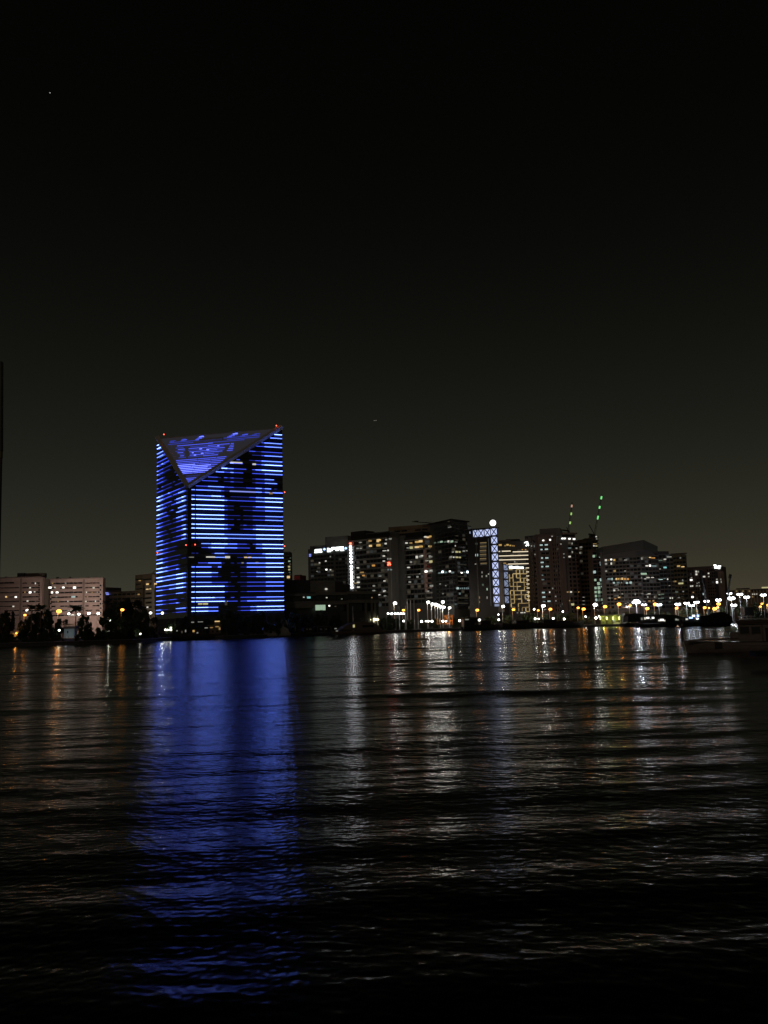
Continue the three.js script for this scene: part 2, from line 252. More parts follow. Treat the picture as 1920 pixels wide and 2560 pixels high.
// storeys: for each floor line a slab and a row of windows; yTop is the first line at column ref, pitch its spacing in pixels
function storeys(g, f, o) {
  const s0 = f.hit(o.x0, o.yTop).s, s1 = f.hit(o.x1, o.yTop).s, t0 = f.hit(o.ref, o.yTop).t, dt = t0 - f.hit(o.ref, o.yTop + o.pitch).t, n = Math.min(o.n, Math.floor((t0 - 3) / dt) + 1);
  for (let i = 0; i < n; i++) {
    const t = t0 - i * dt, sl = o.slab ?? 0.5;
    if (o.slabMat) f.box(g, o.slabName ?? 'balcony_slab', pick([].concat(o.slabMat)), s0, s1, t - sl / 2, t + sl / 2, 0, o.proud ?? 0.7);
    const w = (s1 - s0) / o.win, hi = t - sl / 2 - (o.head ?? 0.3), lo = hi - (o.wh ?? dt * 0.55);
    for (let k = 0; k < o.win; k++) {
      if (o.skip && rnd() < o.skip) continue;
      f.box(g, 'window', rnd() < (o.lit ?? 0.05) ? pick(E.faint) : pick(M.glass), s0 + k * w + w * (o.gap ?? 0.08), s0 + (k + 1) * w - w * (o.gap ?? 0.08), lo, hi, 0.01, 0.1);
    }
  }
}
const sig = (g, f, list, mat, z0 = 0.1, z1 = 0.5) => { const s = new THREE.Group(); s.name = 'sign'; g.add(s); for (const [a, b, c, d] of list) { const m = f.px(g, 'letter', mat, a, b, c, d, z0, z1); s.add(m); } return s; };

// --- pink apartment blocks
{
  const { g, f, H } = building('apartment_block', 'pink apartment block cut by the picture edge, a dark roof hut on top', -70, 560, 103, 560, 60, 1444, 5, M.pink[0]);
  const band = (x0, x1, y, n) => { const [a, b, c, d] = f.rect(x0, y - 1.9, x1, y + 1.9); const w = (b - a) / n; for (let k = 0; k < n; k++) if (rnd() > 0.12) f.box(g, 'window', pick(M.glass), a + k * w + 0.1, a + (k + 1) * w - 0.1, c, d, 0.01, 0.1); };
  [1458, 1469.5, 1481, 1492.5, 1504, 1515.5, 1527, 1538.5].forEach((y) => {
    const [, , c, d] = f.rect(50, y + 1.8, 52, y + 9.6);
    f.box(g, 'spandrel', pick(M.pink), f.hit(-68, y).s, f.hit(48, y).s, c, d, 0, 0.35); f.box(g, 'spandrel', pick(M.pink), f.hit(55, y).s, f.hit(95, y).s, c, d, 0, 0.35);
    band(-66, 48, y, 9); band(56, 100, y, 4); f.px(g, 'window', M.glass[0], 96, y + 3.6, 99.4, y + 7.4, 0.3, 0.42);
  });
  for (const [x, y] of [[12, 1441.6], [24, 1442.4], [118, 1446]]) f.px(g, 'roof_unit', M.brownDark, x, y, x + 4, 1446, -4, -2);
  f.px(g, 'painted_recess', M.pinkDark, 49.2, 1446, 53.4, 1560, 0, 0.15); f.px(g, 'parapet', M.pinkDark, -70, 1443, 103, 1445.4, -0.3, 0.5);  // recess is a dark strip on the wall, shade put into its colour
  f.px(g, 'roof_hut', M.brownDark, 43, 1433, 108, 1444.2, -10, -4); f.px(g, 'roof_hut', M.dark, 43, 1432.4, 60, 1443.6, -9, -3);
  lit(g, f, [[15, 1492, 5, 4.5, 'warm'], [39, 1492.5, 5, 4.5, 'whiteHot'], [33, 1516, 4.5, 4, 'white'], [75, 1469.5, 4, 4, 'white'], [62, 1480.5, 3, 4, 'warmDim'], [75, 1481, 7, 5.5, 'whiteHot'], [86, 1479.6, 4, 3, 'white'], [88.3, 1458.5, 3, 5, 'white'], [68.5, 1502.5, 5, 4, 'white'], [66.5, 1526, 6, 5, 'whiteHot']], 0.5);
}
{
  const { g, f } = building('apartment_block', 'pink apartment block between the dark stair core and the brown low building', 123.5, 560, 256, 560, 190, 1446, 5, M.pink[1]);
  const band = (x0, x1, y, n) => { const [a, b, c, d] = f.rect(x0, y - 1.9, x1, y + 1.9); const w = (b - a) / n; for (let k = 0; k < n; k++) if (rnd() > 0.12) f.box(g, 'window', pick(M.glass), a + k * w + 0.1, a + (k + 1) * w - 0.1, c, d, 0.01, 0.1); };
  [1458.3, 1469.5, 1481, 1492.3, 1503.7, 1515, 1526.4, 1537.8].forEach((y) => {
    const [, , c, d] = f.rect(190, y + 1.8, 192, y + 9.4);
    f.box(g, 'spandrel', pick(M.pink), f.hit(130, y).s, f.hit(205, y).s, c, d, 0, 0.35); f.box(g, 'spandrel', pick(M.pink), f.hit(213, y).s, f.hit(247, y).s, c, d, 0, 0.35);
    band(128, 206, y, 7); band(213, 249, y, 4); f.px(g, 'window', M.glass[0], 249.6, y + 3.4, 252.8, y + 7, 0.02, 0.12); f.px(g, 'window', M.glass[0], 125.4, y + 3.6, 128.6, y + 7, 0.02, 0.12);
  });
  for (const [x, y, w] of [[140, 1443, 5], [172, 1442.4, 3], [214, 1443.2, 6], [238, 1442, 3]]) f.px(g, 'roof_unit', M.brownDark, x, y, x + w, 1446, -4, -2);
  f.px(g, 'painted_recess', M.pinkDark, 206.6, 1448, 211, 1560, 0, 0.15); f.px(g, 'painted_recess', M.pinkDark, 169, 1484, 170.4, 1550, 0, 0.12); f.px(g, 'parapet', M.pinkDark, 123, 1445, 256, 1447, -0.3, 0.5);  // dark strips lie on the wall, the shade of recesses coloured in
  f.px(g, 'stair_core', M.brownDark, 103.5, 1447, 123.3, 1600, -12, -3);
  lit(g, f, [[124.5, 1469, 9, 5.5, 'whiteHot'], [137, 1468.5, 4, 4, 'white'], [158, 1468.6, 6.5, 4.5, 'whiteHot'], [186, 1469, 8.5, 6, 'whiteHot'], [234, 1469.5, 6, 5, 'white'], [130, 1481, 5, 5.5, 'whiteHot'], [142.5, 1481, 7.5, 5, 'whiteHot'], [183, 1492, 12, 5, 'cool'], [216, 1480.6, 3.4, 4.6, 'white'], [230, 1481.5, 4, 3.4, 'warmDim'], [243, 1480.6, 3, 4, 'whiteDim'], [218, 1492, 3, 4, 'warmDim'], [214.5, 1503.5, 4, 4, 'white'], [238.5, 1503, 3.4, 5, 'white'], [169.4, 1503, 2.4, 4, 'white'], [145, 1503.6, 3, 4, 'warmDim'], [131, 1458, 4, 4, 'warmDim'], [164, 1458, 4, 4, 'whiteDim'], [141, 1492, 4, 3, 'whiteDim']], 0.5);
}
{
  const { g, f } = building('low_building', 'brown low building between the pink block and the beige block', 256, 625, 342, 612, 315, 1478, 20, M.brown);
  f.px(g, 'wall_section', M.brownDark, 256, 1468.6, 267, 1560, -14, 0.6); f.px(g, 'roof_edge', M.brownDark, 268, 1476, 297, 1478.6, -2, 0.6); f.px(g, 'roof_edge', M.brownDark, 297, 1477.6, 341, 1481.4, -2, 0.6);
  f.px(g, 'stair_bay', M.brownDark, 258, 1490, 270, 1560, 0, 1.2);
  storeys(g, f, { x0: 272, x1: 338, ref: 300, yTop: 1483, pitch: 11, n: 6, win: 6, wh: 1.2, slab: 0.1, lit: 0.1 });
  sig(g, f, [[259, 1483.4, 262, 1486], [263.6, 1481, 268, 1483.4], [265, 1484.4, 272, 1487], [268, 1481.6, 271, 1483]], E.blue, 1.3, 1.6);
}
{
  const { g, f } = building('apartment_block', 'beige apartment block half hidden by the blue tower, bent aerial on its roof', 337, 520, 402, 500, 365, 1435, 18, M.beige);
  [1448.5, 1460.6, 1472.4, 1484, 1495.6, 1507, 1518.5].forEach((y, i) => { for (const [a, b] of i % 2 ? [[339, 352], [365, 377]] : [[338, 356], [357, 378]]) f.px(g, 'window', M.glass[i % 3], a, y - 1.6, b, y + 1.6, 0.02, 0.12); f.px(g, 'spandrel', M.beigePale, 363, y + 2, 378, y + 8, 0, 0.5); });
  f.px(g, 'painted_recess', M.brownDark, 357, 1462, 361, 1540, 0, 0.1); f.px(g, 'painted_recess', M.darkClad, 385, 1447, 402, 1540, 0, 0.2); f.px(g, 'pilaster', M.beigePale, 380, 1436, 384, 1545, 0, 0.9);  // dark strips laid on the flat wall in place of a niche
  lit(g, f, [[367.5, 1460.4, 6, 4.5, 'warm'], [388, 1459.6, 7, 4, 'warm'], [367, 1473, 6, 3, 'warm'], [374.6, 1472.2, 4, 3, 'yellow'], [345.4, 1486, 4, 4, 'warmDim'], [367.6, 1518, 3, 4.5, 'white'], [348, 1451.6, 5, 2.4, 'warmDim']], 0.6);
  bar('aerial', f.world(f.hit(371, 1436).s, f.hit(371, 1436).t, -4).sub(g.position), f.world(f.hit(364, 1433).s, f.hit(364, 1433).t, -4).sub(g.position), 0.3, 0.3, M.dark, g);
  bar('aerial', f.world(f.hit(365, 1433.5).s, f.hit(365, 1433.5).t, -4).sub(g.position), f.world(f.hit(373, 1425).s, f.hit(373, 1425).t, -4).sub(g.position), 0.25, 0.25, M.dark, g);
}
// --- behind the tower and its low neighbour
{
  const { g, f } = building('slim_building', 'slim dark building with stacked lit windows just behind the blue tower', 712, 700, 728, 700, 722, 1379, 14, M.concreteDark);
  storeys(g, f, { x0: 713, x1: 727.5, ref: 720, yTop: 1381, pitch: 8.6, n: 12, win: 3, slab: 0.4, slabMat: M.concreteDim, proud: 0.4 });
  lit(g, f, [[723, 1403, 6, 3.6, 'green'], [722.5, 1416.6, 6, 4.6, 'yellow'], [723, 1424, 6, 4, 'yellow'], [721, 1442.6, 9, 7, 'warm'], [724, 1431, 5, 3, 'greenDim'], [726, 1395, 4, 2, 'greenDim']], 0.5);
  bar('aerial', f.world(8, f.hit(724, 1380).t, -3).sub(g.position), f.world(8, f.hit(724, 1370).t, -3).sub(g.position), 0.25, 0.25, M.dark, g);
}
{ const { g, f } = building('red_block', 'dull red rooftop block showing above the low dark building', 737, 680, 752, 678, 745, 1438, 10, M.red); f.px(g, 'roof_edge', M.brownDark, 736.6, 1437, 752.4, 1439.4, -1, 0.4); f.px(g, 'ledge', M.brownDark, 737, 1447, 752, 1448.4, 0, 0.5); }
{
  const { g, f } = building('podium_building', 'long low dark building with pale horizontal bands beside the blue tower', 713, 401, 948, 426, 830, 1480, 22, M.darkClad2);
  f.px(g, 'upper_wall', M.darkClad, 712, 1450, 778, 1482, -14, -0.2); f.px(g, 'upper_wall', M.stone, 776, 1452, 838, 1480.6, -12, 0.1); f.px(g, 'upper_wall', M.darkClad, 838, 1454, 858, 1480, -12, -0.4); f.px(g, 'upper_wall', M.darkClad, 858, 1462, 874, 1480, -12, -0.6);
  for (const [x0, x1, y0, y1] of [[713, 790, 1484, 1490.4], [790, 870, 1480.6, 1487], [870, 948, 1478, 1484.6], [713, 790, 1503.6, 1520], [788, 870, 1502, 1511], [870, 948, 1499.6, 1507]]) f.px(g, 'stone_band', M.stone, x0, y0, x1, y1, 0, 1.6);
  for (const [a, b] of [[733, 758], [759, 783]]) f.px(g, 'window', M.glass[2], a, 1493.4, b, 1503, 0, 0.3);
  for (let k = 0; k < 8; k++) f.px(g, 'window', pick(M.glass), 789 + k * 17.6, 1488.4 - k * 0.7, 805.6 + k * 17.6, 1501 - k * 0.7, 0, 0.3);
  for (let k = 0; k < 9; k++) f.px(g, 'window', pick(M.glass), 790 + k * 17, 1513 - k * 0.6, 806 + k * 17, 1531 - k * 0.6, 0, 0.2);
  for (const x of [871, 916, 931, 940]) f.px(g, 'column', M.stone, x - 1.2, 1500, x + 1.2, 1560, 1.0, 2.0);
  for (const [a, b, c, d, m] of [[789, 1511.6, 800, 1526, E.green], [800.6, 1512.2, 806, 1525, E.green], [806.6, 1512, 813.6, 1525.6, E.green]]) f.px(g, 'lit_window', m, a, b, c, d, 1.62, 1.8);
  for (const [a, b, c, d] of [[789, 1511, 814, 1512.2], [789, 1525.6, 814, 1527]]) f.px(g, 'window_frame', M.concrete, a, b, c, d, 1.6, 1.95);
  lit(g, f, [[772.4, 1493.6, 10, 6, 'teal'], [760, 1493, 3, 2.6, 'white'], [817, 1494, 4, 3, 'white'], [855, 1497.4, 4, 2, 'whiteDim'], [816, 1472.6, 6, 5, 'white'], [823.6, 1514.4, 4, 4, 'whiteHot'], [839, 1516, 5, 3, 'faint'], [930, 1494, 3, 3, 'warmDim']].map((r) => r[4] === 'faint' ? [...r.slice(0, 4), E.faint[1]] : r), 0.5);
}
{
  const { g, f } = building('glass_tower', 'dark glass tower with a lit white rooftop sign beside the string of bulbs', 773, 655, 872, 640, 800, 1371, 24, M.darkClad2, 'tower');
  f.px(g, 'roof_block', M.concreteDim, 813, 1341, 870, 1372, -16, -3); f.px(g, 'side_wing', M.concreteDark, 775, 1364, 812, 1374, -14, -1);
  storeys(g, f, { x0: 776, x1: 834, ref: 810, yTop: 1386, pitch: 9.6, n: 14, win: 7, slab: 0.5, slabMat: [M.darkClad, M.concreteDark], slabName: 'spandrel', proud: 0.15, lit: 0.14 });
  storeys(g, f, { x0: 838, x1: 871, ref: 850, yTop: 1384, pitch: 9.6, n: 14, win: 4, slab: 0.5, slabMat: [M.darkClad, M.concreteDark], slabName: 'spandrel', proud: 0.15, lit: 0.05 });
  sig(g, f, [[787, 1373, 803, 1378.4], [786, 1379.6, 794, 1382], [796, 1378.8, 804.5, 1381], [818, 1370, 821, 1374.6], [822, 1371, 825, 1374.4], [818, 1374.6, 830, 1377.4], [829, 1368, 836, 1373.4], [818, 1377.8, 826, 1379.6], [839, 1367, 858, 1372.6], [839, 1373.6, 846.6, 1376.6], [851, 1373.6, 859, 1376.8]], E.sign, 0.2, 0.8);
  for (const [x, y] of [[811, 1373], [864.5, 1370.6]]) { const h = f.hit(x, y, 0.6), m = mesh('emblem', new THREE.OctahedronGeometry(1.15), E.signBlue, g); m.position.copy(f.world(h.s, h.t, 0.6)).sub(g.position); m.scale.set(1.15, 0.85, 0.4); m.rotation.y = f.ang; }
  sig(g, f, [[772.6, 1385, 777, 1387.6], [772.6, 1388.6, 777, 1391.4]], E.blue, 0.2, 0.6);
  lit(g, f, [[798.6, 1407, 4, 3, 'white'], [814.3, 1402.7, 4.4, 3.4, 'white'], [825.7, 1391.6, 3, 3.4, 'whiteDim'], [815.8, 1424, 5, 4.4, 'whiteHot'], [826, 1424.4, 4.4, 3, 'white'], [792.4, 1428.3, 4, 2, 'whiteDim']], 0.3);
}
{
  const { g, f } = building('apartment_tower', 'balcony apartment tower with a vertical string of white bulbs down its edge', 872, 541, 978, 522, 880, 1350, 9, M.concreteDark, 'tower');
  f.px(g, 'roof_block', M.dark, 877, 1328, 912, 1352, -12, -2); f.px(g, 'roof_canopy', M.roofMetal, 914, 1330.5, 972, 1333, -8, 1); f.px(g, 'roof_block', M.darkClad, 912, 1334, 976, 1348, -12, -2.5);
  storeys(g, f, { x0: 881, x1: 968, ref: 925, yTop: 1349, pitch: 12.05, n: 14, win: 10, slab: 0.8, slabMat: [M.concreteDim, M.concrete], proud: 1.3, wh: 1.75, lit: 0.16 });
  f.px(g, 'pier', M.concreteDim, 969, 1344, 977, 1530, 0, 1.0); f.px(g, 'pier', M.concreteDim, 884, 1352, 887, 1530, 0, 0.5);
  lit(g, f, [[945, 1350, 9, 4.6, 'warm'], [943, 1353.4, 4, 4, 'warm'], [923.5, 1352, 6, 5, 'warmDim'], [899, 1356, 5, 3, 'whiteDim'], [924.4, 1364.6, 5.4, 5.4, 'warm'], [944.6, 1362.8, 9.5, 6.6, 'gold'], [963.4, 1358.8, 5.4, 4, 'white'], [969.6, 1376, 4, 4, 'white'], [959.6, 1376.8, 9, 1.6, 'white'], [892, 1371, 4.6, 3.6, 'whiteDim'], [900, 1371, 3, 3, 'whiteDim'], [958, 1390, 3.4, 3.6, 'white'], [958, 1402.6, 3.4, 3, 'white'], [932, 1413.6, 6, 5.4, 'orange'], [893, 1419.6, 4, 4, 'white'], [893.8, 1443.4, 4.4, 4, 'white'], [907, 1438.7, 4, 4, 'orange'], [894, 1456, 5, 4, 'white'], [894.2, 1467.8, 5, 4, 'white'], [888, 1458, 6, 3, 'warmDim'], [959.5, 1452.4, 3.4, 3, 'white'], [948.5, 1440.2, 5, 2.4, 'whiteDim'], [933, 1477, 5, 4.4, 'whiteDim'], [959.5, 1478, 4.4, 4.6, 'white'], [946, 1487, 4, 3, 'white'], [961, 1490, 4, 3, 'whiteDim'], [933, 1464.6, 3.4, 4.4, 'whiteDim'], [974, 1347, 5, 4, 'whiteDim'], [965, 1349, 5, 4, 'whiteDim'], [969, 1397, 3, 5, 'whiteDim'], [974.4, 1397, 2.6, 4, 'whiteDim'], [970, 1424, 3, 5, 'coolDim'], [976, 1424, 3, 4, 'coolDim'], [903, 1431, 8, 4, 'warmDim']], 1.36);
  for (let i = 0; i < 14; i++) { const y = 1367 + i * 7.6 + (i > 5 ? 3 : 0), x = 876.4 + i * 0.27, h = f.hit(x, y, 1.2), m = mesh('light_bulb', SPHERE, E.bulb, g); m.scale.setScalar(0.72); m.position.copy(f.world(h.s, h.t, 1.2)).sub(g.position); }
  for (const [x, y, r] of [[876, 1359, 0.7], [973, 1407.6, 0.6], [970.4, 1412, 0.5], [975.4, 1411, 0.5], [970, 1407, 0.4]]) { const h = f.hit(x, y, 1.4), m = mesh('warning_light', SPHERE, E.red, g); m.scale.setScalar(r); m.position.copy(f.world(h.s, h.t, 1.4)).sub(g.position); }
}
{
  const { g, f } = building('residential_block', 'pale brown far block showing faintly over the dark rooftops, thin jib above it', 978, 730, 1092, 715, 1040, 1313, 20, M.beige);
  f.px(g, 'upper_wall', M.pinkDark, 1056, 1310, 1088, 1316, -8, 0.4); storeys(g, f, { x0: 985, x1: 1088, ref: 1040, yTop: 1322, pitch: 10, n: 6, win: 6, slab: 0.3, slabMat: M.brown, proud: 0.3, wh: 1.2, lit: 0, skip: 0.3 });
}
{
  const { g, f, H } = building('apartment_tower', 'dark apartment tower with a rounded pale corner and golden lit rooms near its top', 980, 546, 1088, 528, 1030, 1343, 20, M.darkClad2, 'tower');
  f.px(g, 'roof_block', M.black, 994, 1332, 1057, 1348, -12, -1);
  const c = mesh('rounded_corner', new THREE.CylinderGeometry(1, 1, 1, 24), M.concreteDark, g), h = f.hit(997, 1340); c.scale.set(4.6, h.t, 4.6); c.position.copy(f.world(h.s, h.t / 2, -1.6)).sub(g.position);
  storeys(g, f, { x0: 1014, x1: 1058, ref: 1036, yTop: 1350, pitch: 12.2, n: 13, win: 5, slab: 0.6, slabMat: [M.concreteDim, M.concrete], proud: 1.4, wh: 1.9, lit: 0.1 });
  storeys(g, f, { x0: 1062, x1: 1087, ref: 1074, yTop: 1347, pitch: 12.2, n: 13, win: 2, slab: 0.9, slabMat: [M.pinkDark, M.concrete], slabName: 'bay_spandrel', proud: 0.9, wh: 1.6, lit: 0.15 });
  f.px(g, 'bay_wall', M.pink[0], 1060, 1372, 1067, 1480, 0, 0.6); f.px(g, 'bay_wall', M.olive, 1088, 1448, 1096, 1500, -1, 0.6);
  lit(g, f, [[1041, 1354.6, 9, 5.4, 'gold'], [1050, 1353, 8, 6, 'warm'], [1040.6, 1367.6, 9.5, 5, 'warm'], [1050.6, 1366, 9, 5.4, 'gold'], [1014.6, 1357.4, 4, 4, 'white'], [1025.6, 1357.4, 5, 4.4, 'warmDim'], [1026.4, 1369, 6, 7, 'yellow'], [1018, 1369.6, 4, 3, 'whiteDim'], [1040.4, 1392.6, 3.6, 8, 'white'], [1050.6, 1391, 8, 5.4, 'whiteDim'], [1053.4, 1389, 4, 3, 'white'], [1019.6, 1418.6, 4.6, 3.4, 'white'], [1062, 1342, 5, 4, 'white'], [1068, 1343, 5, 4.4, 'warm'], [1075.4, 1341, 8, 5, 'gold'], [1082, 1342, 4, 5, 'warmDim'], [1078.4, 1403.6, 13.4, 7.4, 'yellow'], [1065.4, 1401.6, 8, 3, 'whiteDim'], [1063.7, 1428.6, 5.6, 5.6, 'whiteHot'], [1076.6, 1427, 13, 7, 'whiteDim'], [1077, 1425.8, 4, 2.6, 'white'], [1076, 1366, 12, 5, 'warmDim'], [1072, 1365, 4, 3, 'yellow'], [1080.4, 1391.6, 5, 5, 'whiteDim'], [1073, 1391, 3, 7, 'whiteDim'], [1078.6, 1464.6, 11, 6, 'whiteDim'], [1021, 1442.6, 4, 4, 'whiteDim'], [1023, 1455, 4, 5, 'whiteDim'], [1042, 1442, 3, 5, 'whiteDim'], [1049, 1434.4, 4, 2.4, 'whiteDim'], [1026, 1405, 3, 6, 'whiteDim'], [1068, 1478, 5, 4, 'whiteDim']].filter((r) => r[0] < 1087), 1.46);
}
{ // corner tower: two glass faces meeting at the near corner
  const g = thing('glass_tower', 'black glass corner tower with a flat overhanging roof plate, tallest of the cluster', 'tower', new Frame(1083, 528, 1137, 506).a.clone());
  const a = new Frame(1083, 528, 1137, 506), b = new Frame(1137, 506, 1178, 520), H = a.hit(1137, 1299).t;
  const P = [a.world(0, 0), a.b.clone(), b.b.clone(), a.world(0, 0).add(b.b).sub(a.b)].map((q) => q.sub(g.position).setY(0));
  const block = (name, t0, t1, mat, grow = 0) => { const cx = P.reduce((s, q) => s.add(q), V(0, 0, 0)).multiplyScalar(0.25), sh = new THREE.Shape(P.map((q) => { const d = q.clone().sub(cx); d.setLength(d.length() + grow); d.add(cx); return new THREE.Vector2(d.x, -d.z); })); const e = new THREE.ExtrudeGeometry(sh, { depth: t1 - t0, bevelEnabled: false }); e.rotateX(-Math.PI / 2); e.translate(0, t0, 0); return mesh(name, e, mat, g); };
  block('wall', -0.4, H, M.darkClad); block('roof_plate', H + 0.3, H + 0.9, M.black, 1.6); block('roof_storey', H - 0.1, H + 0.4, M.dark, -1.5);
  const h0 = a.hit(1110, 1306, 1); a.px(g, 'fascia', M.black, 1077, 1306.4, 1090, 1309.4, 0, 2.5);
  storeys(g, a, { x0: 1085, x1: 1136, ref: 1110, yTop: 1313, pitch: 9.9, n: 21, win: 6, slab: 0.4, slabMat: [M.darkClad, M.darkClad2], slabName: 'spandrel', proud: 0.12, wh: 1.5, lit: 0.07 });
  storeys(g, b, { x0: 1139, x1: 1177, ref: 1156, yTop: 1313, pitch: 9.9, n: 21, win: 5, slab: 0.5, slabMat: [M.concreteDark, M.brownDark, M.darkClad2], slabName: 'spandrel', proud: 0.3, wh: 1.4, lit: 0.1 });
  lit(g, a, [[1087, 1357, 6, 4, 'greenDim'], [1096, 1355.6, 5, 4, 'greenDim'], [1103, 1354.4, 8, 5, 'green'], [1113, 1354.6, 9, 4, 'greenDim'], [1120.6, 1353.4, 5, 6, 'white'], [1129.4, 1353.6, 8, 6, 'green'], [1127, 1392.4, 8, 5, 'whiteDim'], [1134, 1393, 4, 4, 'white'], [1132, 1380, 6, 4, 'whiteDim'], [1106, 1429.6, 5.6, 5.6, 'coolHot'], [1124.4, 1428.4, 5, 4.6, 'whiteHot'], [1099, 1432.4, 9, 4, 'coolDim'], [1114, 1431, 8, 5, 'coolDim'], [1131, 1431.4, 9, 4.6, 'coolDim'], [1124, 1318, 10, 2, 'whiteDim'], [1121, 1303.6, 5, 2, 'faint'], [1100, 1460, 5, 2.6, 'whiteDim'], [1114, 1464, 3, 3, 'whiteDim'], [1107, 1484, 3, 3, 'whiteDim']].map((r) => r[4] === 'faint' ? [...r.slice(0, 4), E.faint[1]] : r), 0.24);
  lit(g, b, [[1142.4, 1379.6, 6, 5.4, 'yellow'], [1149.4, 1379.8, 5, 5, 'yellow'], [1160, 1377.6, 6, 4, 'whiteDim'], [1169, 1377, 9, 2.4, 'whiteDim'], [1143, 1393, 7, 4.4, 'yellow'], [1150.4, 1393.4, 5, 4, 'yellow'], [1154.6, 1432, 5, 4, 'whiteHot'], [1170.4, 1430, 6.4, 6, 'coolHot'], [1162, 1431, 6, 4, 'coolDim'], [1144.4, 1470.6, 7, 6.4, 'cool'], [1151.4, 1471, 3.4, 4, 'coolDim'], [1156.6, 1471, 3, 5.6, 'coolDim'], [1162, 1471, 3.4, 5.6, 'coolDim'], [1167.4, 1471, 3, 6, 'coolDim'], [1173, 1471, 5, 4.6, 'coolDim'], [1150, 1484, 4, 6, 'coolDim'], [1141, 1355, 7, 1.4, 'whiteDim'], [1137.4 + 1, 1364.4, 3, 3, 'white'], [1143, 1339.6, 8, 2, 'faint'], [1143, 1350, 8, 1.6, 'faint'], [1156, 1411.6, 28, 1.4, 'faint'], [1156, 1441, 30, 1.4, 'faint'], [1158, 1453, 30, 1.6, 'faint'], [1158, 1495, 32, 2, 'faint'], [1158, 1508, 32, 2, 'faint'], [1137.8 + 2, 1510, 6, 4, 'coolDim']].map((r) => r[4] === 'faint' ? [...r.slice(0, 4), E.faint[1]] : r), 0.4);
}
{ // tower edged with crossed light panels, globe on the corner
  const { g, f } = building('light_panel_tower', 'dark tower edged with pale blue crossed light panels and topped by a white globe', 1176, 505, 1247, 500, 1240, 1319, 9, M.black, 'tower');
  const bars = (p, px, py, w, h) => { const q = f.hit(px, py, 0.5), k = w / 2, m = h / 2; for (const s of [-1, 1]) { const a = f.world(q.s - k, q.t - s * m, 0.5).sub(g.position), b = f.world(q.s + k, q.t + s * m, 0.5).sub(g.position), r = bar('cross_bar', a, b, 0.14, 0.48, M.navy ??= std(0.01, 0.014, 0.05, 0.5), g); p.attach(r); } };
  const panel = (ff, px, py, hw, m = E.panel) => { const p = ff.px(g, 'light_panel', m, px - hw, py - 8.3, px + hw, py + 8.3, 0.1, 0.4); g.updateMatrixWorld(true); if (ff === f) bars(p, px, py, p.scale.x, p.scale.y); return p; };
  for (let i = 0; i < 9; i++) panel(f, 1234.6 + 0.86 * i, 1329.3 + 21.15 * i, 7.1);
  f.px(g, 'light_panel', E.panelDim, 1236.4, 1510, 1248, 1516, 0.1, 0.4);
  panel(f, 1218.4, 1331.4, 6.8); panel(f, 1202.4, 1333, 6.6); panel(f, 1188.6, 1334, 5.6); f.px(g, 'light_panel', E.panelDim, 1173.6, 1328.6, 1176, 1334, 0.1, 0.4);
  const c = f.hit(1232.2, 1307.4, -1.6), ball = mesh('globe', new THREE.IcosahedronGeometry(1.78, 2), glow(2.4, 2.4, 2.4), g); ball.position.copy(f.world(c.s, c.t, -1.6)).sub(g.position);
  f.px(g, 'globe_stand', M.dark, 1230.6, 1314.4, 1235.6, 1320, -2.2, -1.2); const dot = f.px(g, 'globe_vent', M.dark, 1231.2, 1302.2, 1233, 1303.6, 0.05, 0.3);
  f.px(g, 'parapet', M.black, 1174, 1320, 1247, 1322, -1, 0.5);
  for (const [x, y, h] of [[1208, 1358.4, 5.4], [1208, 1368, 7], [1207.6, 1378.4, 7], [1207.6, 1388.4, 7], [1207.6, 1398.4, 6], [1209, 1409.6, 5]]) { f.px(g, 'lit_window', E.net[1], x - 8, y - h / 2, x + 8, y - h / 2 + 1.6, 0.02, 0.2); f.px(g, 'window', E.faint[1], x - 8, y - h / 2 + 1.8, x + 8, y + h / 2, 0.02, 0.15); }
  lit(g, f, [[1191.6, 1387.6, 8, 7.6, 'cool'], [1190.6, 1359.4, 6, 6, 'greenDim'], [1190, 1410, 8, 3, 'whiteDim'], [1205, 1431, 2.6, 6, 'whiteDim'], [1216, 1440, 4, 6, 'whiteDim'], [1205, 1441, 3, 6, 'whiteDim'], [1207, 1462, 5, 6, 'greenDim'], [1217.6, 1473, 3.4, 7, 'green'], [1197.6, 1494, 5, 7, 'warmDim'], [1198, 1505, 4, 6, 'warmDim'], [1217.6, 1494, 3, 8, 'whiteDim'], [1221.4, 1435, 4, 2, 'white']], 0.22);
  f.px(g, 'edge_light', E.faint[2], 1221.4, 1346, 1223.4, 1425, 0, 0.3); f.px(g, 'edge_light', E.faint[2], 1224.4, 1428, 1226.6, 1515, 0, 0.3); f.px(g, 'pier', M.concreteDark, 1192, 1345, 1195, 1525, 0, 0.4);
  const side = new Frame(1250, 503, 1275, 512), H2 = side.hit(1262, 1411).t;
  side.box(g, 'side_wing', M.black, 0, side.len, -0.4, H2, -10, 0); side.px(g, 'concrete_pier', M.concrete, 1247, 1405, 1259, 1530, 0, 1.2);
  for (let i = 0; i < 5; i++) { const y = 1417 + 20.4 * i + (i ? 0.6 : 0), x = 1265 + 0.8 * i; const p = side.px(g, 'light_panel', E.panelDim, x - 4.4, y - (i ? 8 : 5), x + 4, y + 8, 0.1, 0.4), q = side.hit(x, y, 0.5), k = p.scale.x / 2, m = p.scale.y / 2; g.updateMatrixWorld(true);
    for (const s of [-1, 1]) p.attach(bar('cross_bar', side.world(q.s + k, q.t, 0.5).sub(g.position), side.world(q.s - k, q.t + s * m, 0.5).sub(g.position), 0.14, 0.32, M.navy, g)); }
}
